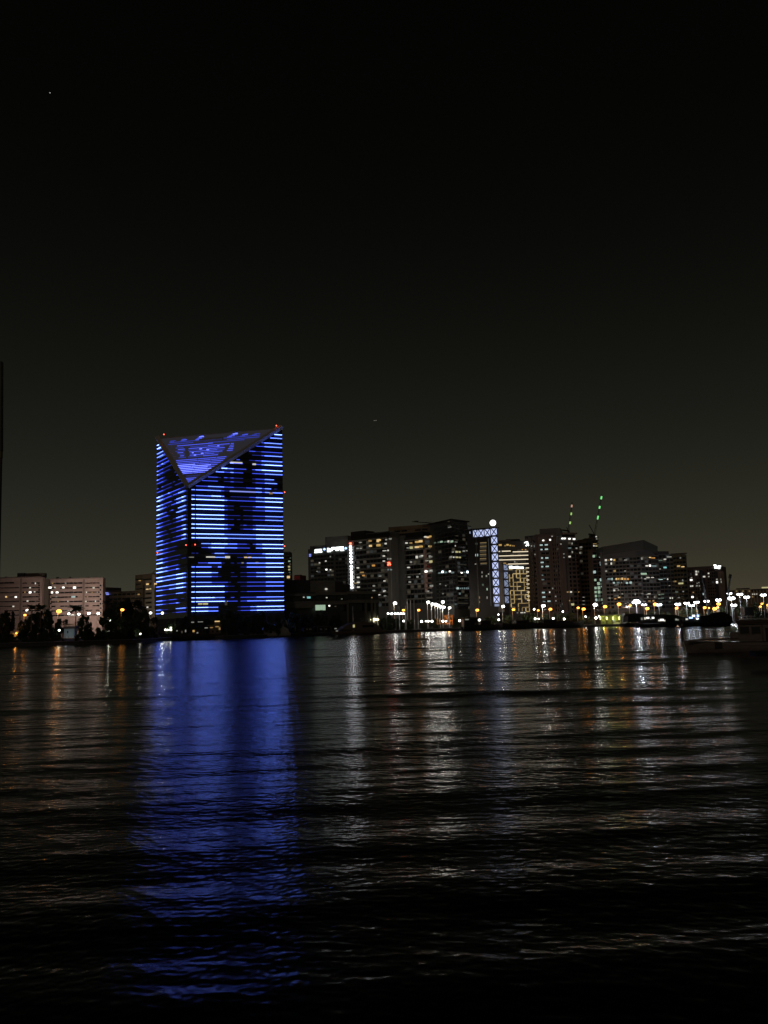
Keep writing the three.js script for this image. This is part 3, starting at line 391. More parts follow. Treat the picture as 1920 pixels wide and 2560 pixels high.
{
  const { g, f } = building('hotel', 'dark building with white floor lines and a golden lattice of lights under a white sign', 1245, 542, 1322, 542, 1290, 1352, 16, M.dark, 'hotel');
  f.px(g, 'roof_block', M.black, 1266, 1347.6, 1300, 1353, -10, -2); f.px(g, 'roof_edge', M.brownDark, 1245, 1350, 1276, 1353, -1, 0.5);
  storeys(g, f, { x0: 1247, x1: 1321, ref: 1285, yTop: 1373, pitch: 10.3, n: 5, win: 8, slab: 0.2, wh: 1.5, lit: 0.3 });
  for (const [a, b, y] of [[1246.6, 1250, 1378.4], [1255.4, 1277, 1377.6], [1282.6, 1320.6, 1379], [1247, 1320.8, 1388.8], [1247.6, 1321, 1398.8], [1271, 1321.6, 1409.4], [1315, 1322.6, 1419.6]]) f.px(g, 'light_line', E.bar, a, y - 0.85, b, y + 0.85, 0, 1.4);
  for (let i = 0; i < 8; i++) f.px(g, 'light_line', E.bar, 1316 + i * 0.4, 1428.8 + i * 10.1, 1322.6 + i * 0.35, 1430.4 + i * 10.1, 0, 1.4);
  lit(g, f, [[1250.6, 1362.4, 9, 5, 'gold'], [1263, 1364, 4, 4, 'warmDim'], [1269, 1362, 7, 5, 'gold'], [1276, 1363.6, 5, 4, 'gold'], [1282, 1364.4, 4, 4, 'warmDim'], [1286, 1364.6, 2.4, 4, 'warmDim'], [1306, 1374, 4, 3, 'orange'], [1314, 1374, 4, 3, 'orange'], [1262, 1408, 8, 4, 'warmDim'], [1268, 1411, 8, 2, 'gold'], [1287, 1404, 3, 5, 'whiteDim']], 0.5);
  // white sign: a run of rounded letters too small to read
  const s = new THREE.Group(); s.name = 'sign'; g.add(s);
  [[1273, 1415, 1276.4, 1420.6], [1277, 1414.8, 1281, 1420.6], [1281.4, 1416.8, 1285, 1420.8], [1285.4, 1416.6, 1288, 1420.8], [1288.6, 1415.6, 1291.4, 1420.8], [1292.6, 1415.4, 1296, 1421], [1296.6, 1417, 1300.4, 1421], [1301, 1417, 1304.4, 1421.2], [1305, 1417, 1309, 1421.4]].forEach((r) => s.add(f.px(g, 'letter', E.sign, ...r, 1.0, 1.3)));
  const arrow = new THREE.Group(); arrow.name = 'arrow_sign'; g.add(arrow);
  const w = (x, y) => { const h = f.hit(x, y, 1.2); return f.world(h.s, h.t, 1.2).sub(g.position); };
  for (const [a, b, c, d] of [[1311, 1357, 1318.4, 1354.4], [1318, 1354, 1321.4, 1364.6], [1318.6, 1359, 1315, 1365.4]]) arrow.add(bar('stroke', w(a, b), w(c, d), 0.4, 0.62, E.sign, g));
  // lattice of lamps: separate short runs between the crossings, some dark
  const X = (i, j) => 1272.4 + 9 * i + 0.7 * j, Y = (j) => 1424 + 10.5 * j;
  for (let j = 0; j <= 10; j++) for (let i = 0; i <= 5; i++) {
    if (i < 5 && rnd() > 0.16 + (j > 7 ? 0.25 : 0)) f.px(g, 'light_string', pick(E.net), X(i, j), Y(j) - 0.9 + rr(-0.8, 0.8), X(i + 1, j), Y(j) + 0.9, 0.6, 0.9);
    if (j < 10 && rnd() > 0.2 + (j > 7 ? 0.3 : 0)) f.px(g, 'light_string', pick(E.net), X(i, j) - 0.9, Y(j) + 1, X(i, j) + 0.9 + rr(0, 0.7), Y(j + 1) - 1, 0.55, 0.85);
  }
  lit(g, f, [[1305, 1531.6, 8, 3, 'white'], [1294, 1532, 4, 2.4, 'whiteDim'], [1312, 1531.4, 4, 3, 'white']], 1);
}
{ // brown twin tower
  const { g, f } = building('brown_tower', 'brown ribbed tower with paired cool lit windows and white lights under its roof', 1347, 536, 1402, 532, 1375, 1334, 18, M.rib, 'tower');
  f.px(g, 'roof_block', M.darkClad2, 1349, 1321, 1400, 1341, -14, -1);
  const w1 = new Frame(1322, 548, 1348, 545), w2 = new Frame(1401, 538, 1448, 541);
  w1.box(g, 'side_wing', M.rib, 0, w1.len, -0.4, w1.hit(1336, 1340).t, -14, 0); w2.box(g, 'side_wing', M.darkClad2, 0, w2.len, -0.4, w2.hit(1420, 1342).t, -14, 0);
  w1.px(g, 'roof_plate', M.dark, 1312, 1339, 1342, 1341.4, -8, 1.4); w2.px(g, 'roof_plate', M.brownDark, 1401, 1331.4, 1443, 1334.6, -10, 1.5); w2.px(g, 'roof_block', M.brownDark, 1406, 1334, 1438, 1344, -10, -3);
  for (let i = 0; i < 6; i++) { const x = [1349, 1376, 1383, 1389, 1394, 1400][i]; f.px(g, 'rib', M.rib, x - 1.2, 1342, x + 1.2, 1530, 0, 0.9); }
  for (let i = 0; i < 3; i++) w1.px(g, 'rib', M.rib, 1325 + i * 8, 1344, 1327.4 + i * 8, 1530, 0, 0.7);
  storeys(g, f, { x0: 1351, x1: 1374, ref: 1362, yTop: 1357.6, pitch: 10.75, n: 16, win: 2, slab: 0.3, slabMat: M.rib, slabName: 'spandrel', proud: 0.3, wh: 1.2, lit: 0.1 });
  storeys(g, f, { x0: 1378, x1: 1398, ref: 1388, yTop: 1357.6, pitch: 10.75, n: 16, win: 3, slab: 0.2, wh: 1.4, lit: 0.04 });
  storeys(g, w1, { x0: 1327, x1: 1346, ref: 1336, yTop: 1350, pitch: 10.75, n: 16, win: 3, slab: 0.2, wh: 1.4, lit: 0.05 });
  storeys(g, w2, { x0: 1419, x1: 1444, ref: 1430, yTop: 1352, pitch: 10.6, n: 17, win: 3, slab: 0.5, slabMat: [M.brick, M.rib], slabName: 'spandrel', proud: 0.5, wh: 1.5, lit: 0.08 });
  for (const x of [1420, 1431, 1443]) w2.px(g, 'rib', M.brick, x - 0.8, 1380, x + 0.8 + 0.4, 1530, 0, 0.8);
  { const a = w2.hit(1399, 1362), b = w2.hit(1413, 1530); bar('buttress', w2.world(a.s, a.t, 0.4).sub(g.position), w2.world(b.s, b.t, 0.4).sub(g.position), 1.6, 2.6, M.brick, g, V(1, 0, 0)); }
  lit(g, f, [[1358, 1351, 5.4, 3.6, 'whiteHot'], [1376, 1349.4, 7, 4.4, 'whiteHot'], [1353, 1362.6, 8.6, 3.8, 'cool'], [1365.6, 1362, 9.4, 4, 'cool'], [1353.6, 1373.8, 6, 4, 'cool'], [1366, 1373, 9.6, 4.2, 'cool'], [1355, 1395, 5.4, 4.6, 'cool'], [1367, 1394.8, 9.4, 4, 'cool'].slice(0, 5), [1355.2, 1406, 9, 4, 'cool'], [1355.4, 1416.6, 5.6, 4.4, 'cool'], [1368, 1416, 9.6, 4, 'cool'], [1357, 1449, 8, 3, 'coolDim'], [1358.4, 1481.4, 9, 4.4, 'cool'], [1374, 1480.6, 4, 4.6, 'white'], [1359.6, 1492.6, 9, 4.2, 'cool'], [1360, 1503.8, 8, 3, 'coolDim'], [1372.4, 1503, 9, 4.2, 'cool'], [1356, 1438, 5, 3, 'coolDim'], [1380, 1340.6, 5, 3, 'whiteDim'], [1389, 1491, 4, 4, 'whiteDim'], [1390, 1502, 4, 4, 'whiteDim'], [1381.6, 1471, 3.6, 4, 'whiteDim']], 0.5);
  lit(g, w1, [[1345.6, 1352, 6.6, 3.8, 'whiteHot'], [1328.6, 1365, 3.4, 4.4, 'whiteDim'], [1337.6, 1386, 3, 4, 'whiteDim'], [1345.6, 1407.6, 4, 5, 'whiteDim'], [1346.6, 1430, 4, 4.6, 'whiteDim'], [1339, 1457, 3, 2.6, 'faint']].map((r) => r[4] === 'faint' ? [...r.slice(0, 4), E.faint[1]] : r), 0.8);
  lit(g, w2, [[1406.8, 1346, 4.4, 4, 'whiteHot'], [1412.6, 1346, 4.6, 4, 'whiteHot'], [1424.6, 1346.8, 5.2, 4.2, 'whiteHot'], [1436, 1347.4, 5.4, 4.4, 'whiteHot'], [1403, 1361, 3, 6, 'whiteDim'], [1431, 1358.6, 2, 6, 'whiteDim'], [1425, 1370, 8, 3, 'coolDim'], [1431.6, 1380, 2, 6, 'whiteDim'], [1442, 1370.6, 3.4, 4, 'whiteDim'], [1425, 1391.4, 5.4, 4.6, 'white'], [1410, 1384.6, 4, 2, 'whiteDim'], [1410, 1393.6, 4, 2, 'whiteDim'], [1428.4, 1479.8, 4.6, 4.6, 'white'], [1420, 1480, 4, 4, 'warmDim'], [1447, 1480, 3, 4, 'warmDim'], [1432.4, 1511, 7.6, 6.6, 'yellow'], [1424, 1501.6, 4, 4, 'warmDim'], [1405, 1510, 4, 3, 'whiteDim']], 0.9);
}
{
  const { g, f } = building('office_block', 'plain dark slab behind the brown tower under the cranes', 1444, 572, 1480, 568, 1462, 1349.6, 16, M.brownDark);
  storeys(g, f, { x0: 1447, x1: 1478, ref: 1462, yTop: 1356, pitch: 10.4, n: 17, win: 4, slab: 0.3, slabMat: M.darkClad2, slabName: 'spandrel', proud: 0.2, wh: 1.5, lit: 0.05 });
  lit(g, f, [[1452.4, 1367.6, 8, 3.6, 'whiteDim'], [1450, 1382, 4, 5, 'whiteDim'], [1459, 1493, 6, 2, 'whiteDim'], [1459, 1502, 7, 2, 'whiteDim'], [1459, 1511, 7, 2, 'whiteDim']], 0.3);
  f.px(g, 'roof_edge', M.black, 1444, 1348.6, 1480, 1350.4, -1, 0.5);
}
{
  const { g, f } = building('unfinished_tower', 'thin unfinished tower with one bright yellow lit floor beneath the green lit crane', 1474, 600, 1498, 600, 1486, 1345, 14, M.olive, 'tower');
  for (const [y, m] of [[1342, M.concreteDim], [1349.6, M.concreteDim], [1358, M.brownDark]]) f.px(g, 'floor_slab', m, 1473.6, y, 1497.6, y + 1.6, -2, 0.8);
  f.px(g, 'window', M.glass[2], 1479, 1351.6, 1494.6, 1357, 0.02, 0.3); f.px(g, 'window', M.glass[2], 1476, 1367, 1496, 1371, 0.02, 0.3); f.px(g, 'crane_base', M.dark, 1477, 1336.4, 1490, 1345.6, -6, -1);
  lit(g, f, [[1483.4, 1364.4, 8, 3.4, 'white'], [1490.4, 1364.8, 7, 2.6, 'yellow'], [1486, 1359.4, 13, 1.8, 'warmDim'], [1490.6, 1341.6, 4, 3.4, 'white'], [1492, 1347, 3, 2.6, 'whiteDim']], 0.9);
}
{
  const { g, f } = building('apartment_block', 'dark narrow block with a column of pale green lit windows', 1478, 548, 1514, 543, 1496, 1373, 12, M.brownDark);
  storeys(g, f, { x0: 1481, x1: 1512, ref: 1496, yTop: 1378, pitch: 10.1, n: 15, win: 3, slab: 0.4, slabMat: M.brownDark, slabName: 'spandrel', proud: 0.2, wh: 1.6, lit: 0.02 });
  lit(g, f, [[1484.2, 1390.4, 6.6, 7.4, 'green'], [1491.6, 1388.6, 5, 7, 'greenDim'], [1501.6, 1390.2, 10, 8.4, 'green'], [1503.6, 1410.6, 9, 7.4, 'cool'], [1503.6, 1405.4, 10.4, 2.6, 'cool'], [1486, 1430, 7.6, 8, 'cool'], [1488, 1450, 6, 7, 'green'], [1501.6, 1449.6, 5, 8.6, 'cool'], [1507, 1449.6, 5, 8, 'green'], [1496, 1459, 7.4, 9, 'green'], [1502.6, 1460, 5, 8.6, 'greenDim'], [1507.6, 1460, 5.4, 9, 'cool'], [1488.6, 1470, 6.6, 7.6, 'green'], [1497, 1469.6, 7.6, 9.4, 'green'], [1503.6, 1466.6, 3.4, 3, 'cool'], [1507.8, 1471, 5.4, 8, 'cool'], [1488.8, 1480.2, 6.4, 7, 'green'], [1497.4, 1480, 7.4, 9, 'green'], [1504, 1480.4, 4, 6, 'greenDim'], [1508.4, 1480, 5, 8, 'cool'], [1489.6, 1490, 6, 7.4, 'green'], [1497.8, 1489.6, 7.4, 8.4, 'greenDim'], [1490.6, 1499.6, 5.6, 7.4, 'cool'], [1498.4, 1499.4, 5.6, 8, 'greenDim'], [1505, 1499, 3.6, 7, 'green'], [1509.6, 1499.6, 5, 7.4, 'cool'], [1508.6, 1508, 7, 5, 'green']], 0.4);
}
{ // modern block with a sloping dark roof, two faces and a lower wing
  const a = new Frame(1509, 512, 1601, 503), b = new Frame(1601, 503, 1646, 508), c = new Frame(1645, 518, 1683, 520);
  const g = thing('modern_block', 'wide dark modern block with a sloping angular roof and scattered lit rooms', 'building', a.a.clone());
  const H = a.hit(1601, 1374).t; a.box(g, 'wall', M.darkClad2, 0, a.len, -0.4, H, -14, 0); b.box(g, 'wall', M.darkClad, 0, b.len, -0.4, H, -14, 0); c.box(g, 'lower_wing', M.black, 0, c.len, -0.4, c.hit(1663, 1378).t, -14, 0);
  { // roof volume: a low slanted box over both faces
    const q = (f, x, y, z) => { const h = f.hit(x, y, z); return f.world(h.s, h.t, z).sub(g.position); }, bl = q(a, 1507, 1388, 0.8), bc = q(a, 1609, 1374, 0.8), br = q(b, 1644, 1383, 0.8), tl = q(a, 1507, 1366.6, 0.8), tc = q(a, 1609, 1350, 0.8), tr = q(b, 1644, 1366, 0.8), bk = V(0, 0, -16);
    const P = [], quad = (p, r, s, t) => [p, r, s, p, s, t].forEach((v) => P.push(v.x, v.y, v.z)), k = (v) => v.clone().add(bk);
    quad(bl, bc, tc, tl); quad(bc, br, tr, tc); quad(tl, tc, k(tc), k(tl)); quad(tc, tr, k(tr), k(tc)); quad(br, k(br), k(tr), tr); quad(k(bl), bl, tl, k(tl)); quad(bc, bl, k(bl), k(bc)); quad(br, bc, k(bc), k(br));
    const e = new THREE.BufferGeometry(); e.setAttribute('position', new THREE.Float32BufferAttribute(P, 3)); e.computeVertexNormals(); mesh('sloping_roof', e, std(0.03, 0.034, 0.03, 0.5), g);
  }
  storeys(g, a, { x0: 1511, x1: 1600, ref: 1556, yTop: 1393, pitch: 9.1, n: 14, win: 10, slab: 0.5, slabMat: [M.concreteDark, M.darkClad2], slabName: 'spandrel', proud: 0.4, wh: 1.3, lit: 0.14 });
  storeys(g, b, { x0: 1602, x1: 1645, ref: 1624, yTop: 1389, pitch: 9.6, n: 14, win: 5, slab: 0.4, slabMat: [M.darkClad2, M.concreteDark], slabName: 'spandrel', proud: 0.3, wh: 1.5, lit: 0.1 });
  storeys(g, c, { x0: 1646, x1: 1682, ref: 1664, yTop: 1386, pitch: 9.6, n: 14, win: 4, slab: 0.3, slabMat: [M.darkClad2, M.darkClad], slabName: 'spandrel', proud: 0.3, wh: 1.5, lit: 0.06 });
  f2(g, a, b, c);
  function f2() {
    lit(g, a, [[1514.6, 1400.4, 6.6, 6, 'white'], [1521.6, 1400.4, 3, 3.4, 'warmDim'], [1527.8, 1398.6, 5, 4, 'whiteHot'], [1535.4, 1400, 6.4, 6, 'gold'], [1515, 1409.6, 7, 6, 'whiteDim'], [1528, 1409, 4, 7, 'white'], [1515.2, 1427.8, 6.4, 5, 'whiteDim'], [1536.4, 1427.4, 7, 6.4, 'warmDim'], [1562.6, 1427.6, 5, 3.4, 'whiteDim'], [1564, 1400, 9, 3, 'whiteDim'], [1523, 1447.6, 11, 6, 'coolDim'], [1530, 1447.6, 3.6, 7, 'cool'], [1541, 1447.4, 5, 5.6, 'warm'], [1546.4, 1447.2, 4, 6, 'gold'], [1551, 1447, 3, 6, 'warmDim'], [1555.4, 1446.8, 4.6, 6.6, 'warm'], [1562, 1447.4, 7, 5.6, 'orange'], [1569.6, 1447.6, 6, 5.6, 'orange'], [1534.6, 1457, 6, 5, 'cool'], [1545.2, 1456.6, 8, 5, 'coolDim'], [1553.6, 1456.4, 3, 4, 'whiteDim'], [1567.2, 1457.2, 6.6, 5.4, 'cool'], [1576.6, 1456.4, 7, 6, 'cool'], [1535.6, 1476, 6, 5, 'white'], [1546, 1475.4, 4, 4, 'whiteDim'], [1555.4, 1484.4, 4, 4, 'whiteDim'], [1547.6, 1493.4, 7, 3.6, 'warm'], [1538, 1497, 6, 3, 'orange'], [1541, 1462.4, 14, 1.4, 'whiteDim'], [1539, 1471.6, 17, 1.4, 'whiteDim'], [1541, 1489.6, 14, 1.4, 'whiteDim'], [1588, 1485, 3, 6, 'whiteDim'], [1577, 1509, 10, 2, 'whiteDim'], [1524, 1495, 5, 5, 'whiteDim']], 0.5);  // the thin wide strips are pale slab edges made to glow, not rooms
    lit(g, b, [[1605, 1396.4, 3.6, 7, 'whiteDim'], [1625.6, 1393.6, 6, 3, 'warm'], [1634, 1394.8, 10, 3, 'orange'], [1617.6, 1414.6, 7, 4, 'white'], [1625.4, 1414, 5, 5.4, 'whiteHot'], [1636, 1415, 13, 4.6, 'coolDim'], [1608, 1434.6, 22, 6, 'green'], [1603.6, 1444.6, 4, 4.4, 'whiteDim'], [1620.6, 1444, 9, 2.6, 'white'], [1613.4, 1447, 6, 2, 'white'], [1631.6, 1443.6, 8, 2, 'white'], [1606, 1484.4, 6.6, 2, 'whiteDim'], [1623, 1484.6, 8, 2.4, 'white'], [1618, 1486.4, 6, 1.6, 'whiteDim'], [1620, 1492.6, 3, 5, 'whiteDim'], [1637, 1493, 3, 5, 'whiteDim'], [1611, 1503.6, 8, 3, 'whiteDim'], [1624, 1502.6, 6, 4, 'warmDim'], [1634, 1502, 5, 5, 'warmDim']], 0.4);
    lit(g, c, [[1651.6, 1401, 11, 4, 'greenDim'], [1662.8, 1398, 7, 3, 'white'], [1673.6, 1392.2, 14, 3.6, 'whiteDim'], [1650.6, 1422.4, 4, 3, 'whiteDim'], [1663, 1418.6, 9, 5, 'teal'], [1651.6, 1448.6, 13, 2.6, 'cool'], [1661.6, 1446.4, 6, 2, 'coolDim'], [1669.4, 1447.8, 3, 5, 'white'], [1674, 1464, 4, 2, 'whiteDim'], [1648.6, 1486.4, 4, 4.6, 'green'], [1656, 1485.6, 11, 4, 'greenDim'], [1653.6, 1495.4, 16, 3.6, 'greenDim'], [1649, 1496.6, 5, 4.4, 'green'], [1676, 1495, 3, 5, 'white'], [1681.4, 1495, 2.6, 5, 'white'], [1652, 1505, 14, 2, 'greenDim'], [1675, 1504.4, 6, 2.4, 'greenDim']], 0.4);
  }
}
{
  const { g, f } = building('olive_block', 'narrow olive brown block between the modern block and the brick building', 1678, 622, 1716, 617, 1700, 1384, 16, M.olive);
  storeys(g, f, { x0: 1682, x1: 1714, ref: 1698, yTop: 1391, pitch: 10.5, n: 13, win: 4, slab: 0.4, slabMat: M.olive, slabName: 'spandrel', proud: 0.3, wh: 1.5, lit: 0.1 });
  lit(g, f, [[1696.4, 1415, 9.4, 4, 'gold'], [1707, 1416.8, 9.6, 3, 'warm'], [1687, 1453.4, 8.6, 4, 'warmDim'], [1702, 1458.4, 15.4, 5, 'yellow'], [1690.8, 1480, 9, 4.4, 'greenDim'], [1701, 1394.6, 4, 3, 'whiteDim'], [1706.6, 1451, 3, 6, 'whiteDim'], [1708, 1478.6, 4, 3.4, 'whiteDim'], [1697, 1494, 6, 2, 'whiteDim']], 0.5);
  f.px(g, 'roof_edge', M.brownDark, 1677, 1382.6, 1716.4, 1385.4, -1, 0.5);
}
{
  const { g, f } = building('brick_building', 'reddish brick building with white lit windows and a white sign on its roof corner', 1714, 642, 1812, 628, 1766, 1417, 18, M.brick);
  f.px(g, 'roof_edge', M.brownDark, 1714, 1416.4, 1790, 1419, -1, 0.7); f.px(g, 'painted_recess', M.black, 1752.4, 1428, 1764, 1520, 0, 0.12); f.px(g, 'painted_recess', M.black, 1789.6, 1428, 1797, 1520, 0, 0.12); f.px(g, 'end_wall', M.brown, 1798, 1428, 1813, 1520, 0, 0.5);  // dark bays are black strips on the wall, not set back
  storeys(g, f, { x0: 1718, x1: 1751, ref: 1735, yTop: 1424, pitch: 7.6, n: 13, win: 6, slab: 0.2, wh: 1.2, gap: 0.2, lit: 0.1, skip: 0.2 });
  storeys(g, f, { x0: 1766, x1: 1788, ref: 1777, yTop: 1422, pitch: 7.6, n: 13, win: 4, slab: 0.2, wh: 1.2, gap: 0.2, lit: 0.1, skip: 0.2 });
  lit(g, f, [[1740.6, 1429, 5, 5.4, 'white'], [1745.6, 1429, 3.4, 5, 'whiteDim'], [1740.8, 1435.8, 5.4, 5.6, 'white'], [1760, 1441.6, 7, 4.6, 'white'], [1771.2, 1433.4, 4.4, 4, 'white'], [1771.6, 1441.4, 4, 4, 'whiteDim'], [1727.8, 1450, 6.6, 5, 'whiteHot'], [1728.4, 1444, 4, 2.6, 'whiteDim'], [1726.8, 1465.4, 4, 4, 'white'], [1731.2, 1465, 3.6, 4, 'white'], [1742, 1464.4, 4, 4, 'whiteDim'], [1748, 1464.6, 3.4, 3.6, 'whiteDim'], [1742.6, 1458, 2.6, 3, 'whiteDim'], [1747, 1456.6, 2.6, 3, 'whiteDim'], [1792.4, 1455.6, 5.4, 6, 'whiteHot'], [1792, 1448.6, 5, 5, 'whiteDim'], [1803, 1454.6, 3, 7, 'whiteDim'], [1802, 1448, 3, 4, 'whiteDim'], [1731, 1492.6, 6, 5, 'whiteHot'], [1759.4, 1485, 6, 6, 'cool'], [1700 + 33, 1481, 4, 3, 'warmDim']], 0.6);
  const s = new THREE.Group(); s.name = 'rooftop_sign'; g.add(s);
  [[1784, 1411.4, 1790, 1414], [1786, 1414, 1788.6, 1421], [1790, 1414, 1792.6, 1421], [1792.6, 1417, 1795, 1421.4], [1795, 1414, 1802, 1416.6], [1796, 1416.6, 1800, 1422]].forEach((r) => s.add(f.px(g, 'letter', E.sign, ...r, 0.8, 1.2)));
  f.px(g, 'sign_frame', M.dark, 1785, 1421.6, 1801, 1423, 0.6, 1.0);
}
{
  const { g, f } = building('long_building', 'long low yellowish building at the far end of the waterfront', 1799, 760, 2060, 715, 1870, 1473.6, 20, M.beige);
  f.px(g, 'roof_edge', M.brownDark, 1840, 1470.4, 1872, 1473, -3, 0.6); f.px(g, 'roof_edge', M.brownDark, 1879, 1469.6, 2040, 1472.4, -3, 0.8); f.px(g, 'roof_light', E.yellow, 1904, 1465.4, 2000, 1468.8, -4, -3);
  for (let k = 0; k < 26; k++) { f.px(g, 'pilaster', M.beigePale, 1804 + k * 8, 1474.6, 1806.4 + k * 8, 1510, 0, 0.5); f.px(g, 'window', rnd() < 0.25 ? E.net[1] : M.glass[k % 3], 1807.6 + k * 8, 1476.6 - k * 0.04, 1810.8 + k * 8, 1480 - k * 0.04, 0.02, 0.2); f.px(g, 'window', rnd() < 0.2 ? E.net[1] : M.glass[k % 3], 1807.6 + k * 8, 1490, 1810.8 + k * 8, 1494, 0.02, 0.2); }
  lit(g, f, [[1881.6, 1485.4, 3, 2.6, 'white'], [1886.4, 1485.4, 3, 2.6, 'white'], [1892, 1485, 3, 2.6, 'white']], 0.6);
}

// ------------------------------------------------------------------ cranes and thin masts over the roofs
function crane(label, D, base, heel, tip, lights, aframe) {
  const p = (x, y) => at(x, y, D), b = p(...base), o = thing('tower_crane', label, 'crane', V(b.x, GROUND, b.z), 'luffing cranes above the brown tower'), L = (x, y) => p(x, y).sub(o.position);
  const h = L(...heel), t = L(...tip), dark = M.dark; bar('mast', V(0, 0, 0), V(0, h.y, 0).add(V(h.x, 0, h.z)), 1.2, 1.2, dark, o, V(0, 0, 1));
  const w = t.clone().sub(h), side = V(0, 0, 1), up = w.clone().normalize().cross(side).normalize(), ch = [];
  for (const [i, j] of [[-1, -1], [-1, 1], [1, 0]]) { const off = up.clone().multiplyScalar(i * 0.5).addScaledVector(side, j * 0.5); bar('jib_chord', h.clone().add(off), t.clone().addScaledVector(off, 0.4), 0.14, 0.14, dark, o, side); }
  for (let i = 0; i < 16; i++) { const a = h.clone().lerp(t, i / 16), c = h.clone().lerp(t, (i + 1) / 16), k = 0.5 * (i % 2 ? 1 : -1) * (1 - 0.035 * i); bar('jib_brace', a.addScaledVector(up, k), c.addScaledVector(up, -k), 0.1, 0.1, dark, o, side); }
  bar('counter_jib', h, h.clone().add(V(-4.2, 0.6, 0)), 1.2, 0.9, dark, o); if (aframe) bar('a_frame', h, L(...aframe), 0.4, 0.4, dark, o, side);
  for (const [x, y, r, m] of lights) { const q = L(x, y), d = w.clone().normalize(); bar('jib_light', q.clone().addScaledVector(d, -r), q.clone().addScaledVector(d, r), 0.9, 0.9, m, o, side); }
}
crane('dark luffing crane with two lime lights and one pink light on its jib', 585, [1420, 1400], [1421.6, 1327], [1430.6, 1255], [[1429.4, 1265, 0.8, E.cranePink], [1428, 1284.6, 0.8, E.craneLime], [1425.4, 1307, 0.8, E.craneLime]], [1416, 1318]);
crane('dark luffing crane with three bright green lights on its jib', 600, [1483, 1400], [1486.6, 1337], [1505, 1236], [[1503.4, 1244.4, 1.0, E.craneGreen], [1499, 1268.4, 0.9, E.craneGreen], [1494.6, 1294, 1.2, E.craneGreen]], [1472.6, 1312]);
{ const a = at(1083, 1309.5, 705), o = thing('rooftop_crane', 'thin dark rooftop crane with a level jib beside the black glass tower', 'crane', V(a.x, GROUND, a.z)), l = (x, y) => at(x, y, 705).sub(o.position); bar('mast', V(0, 0, 0), l(1083, 1309.5), 1, 1, M.brownDark, o, V(0, 0, 1)); bar('jib', l(1086, 1308.5), l(1030, 1304), 0.5, 0.6, M.brownDark, o); bar('jib_tie', l(1083, 1305), l(1050, 1306), 0.2, 0.2, M.brownDark, o); bar('counterweight', l(1046, 1303.4), l(1036, 1303.4), 1, 1, M.brownDark, o); }
for (const [x0, y0, x1, y1, lab] of [[1813, 1560, 1826, 1438, 'thin dark boom leaning over the far end of the quay'], [1772, 1520, 1752, 1428, 'dark boom leaning across the front of the brick building']]) {
  const D = 445, a = at(x0, y0, D), o = thing('derrick_boom', lab, 'boom', V(a.x, GROUND, a.z)), b = at(x1, y1, D).sub(o.position); bar('boom', V(0, 0, 0), b, 0.7, 0.7, M.black, o, V(0, 0, 1)); bar('boom_head', b.clone().add(V(-0.5, -1.6, 0)), b.clone().add(V(0.1, 0.4, 0)), 1.1, 1.1, M.black, o, V(0, 0, 1)); bar('footing', V(-1, 0.3, 0), V(1, 0.3, 0), 2, 0.8, M.black, o);
}
{ const o = thing('dark_mast', 'tall slim dark mast leaning into view at the picture edge, clear of the pink blocks', 'mast'), D = 21, a = at(-12, 1640, D), b = at(-5, 905, D); o.position.copy(a).setY(-1.5); const r = (p) => p.clone().sub(o.position); bar('mast', r(at(-12.5, 1700, D)), r(at(-1, 1128, D)), 0.1, 0.1, M.concreteDark, o, V(0, 0, 1)); bar('mast', r(at(-1, 1128, D)), r(at(-0.5, 905, D)), 0.125, 0.125, M.concreteDark, o, V(0, 0, 1)); bar('collar', r(at(-1, 1128, D)), r(at(-1, 1146, D)), 0.11, 0.11, M.olive, o, V(0, 0, 1)); const m = mesh('glint_bead', SPHERE, M.white, o); m.position.copy(r(at(6, 1017, D))); m.scale.setScalar(0.012); }  // small white bead stands in for a glint of light on the mast
{ const p = at(125, 232, 3000), o = thing('star', 'single faint star high in the dark sky', 'star', p); const m = mesh('star_light', new THREE.IcosahedronGeometry(1.4, 1), glow(0.7, 0.7, 0.66), o); }
{ const p = at(938, 1051.5, 1800), o = thing('distant_aircraft', 'tiny distant aircraft, a short dim streak in the sky', 'aircraft', p), g = glow(0.16, 0.15, 0.12); bar('fuselage', V(-3, 0, 0), V(3, 0.4, 0), 0.9, 0.9, g, o); bar('wing', V(0, 0, -4), V(0, 0.1, 4), 1.4, 0.2, M.dark, o); bar('tail', V(-2.8, 0, 0), V(-3.2, 1.6, 0), 0.2, 0.8, M.dark, o, V(0, 0, 1)); }

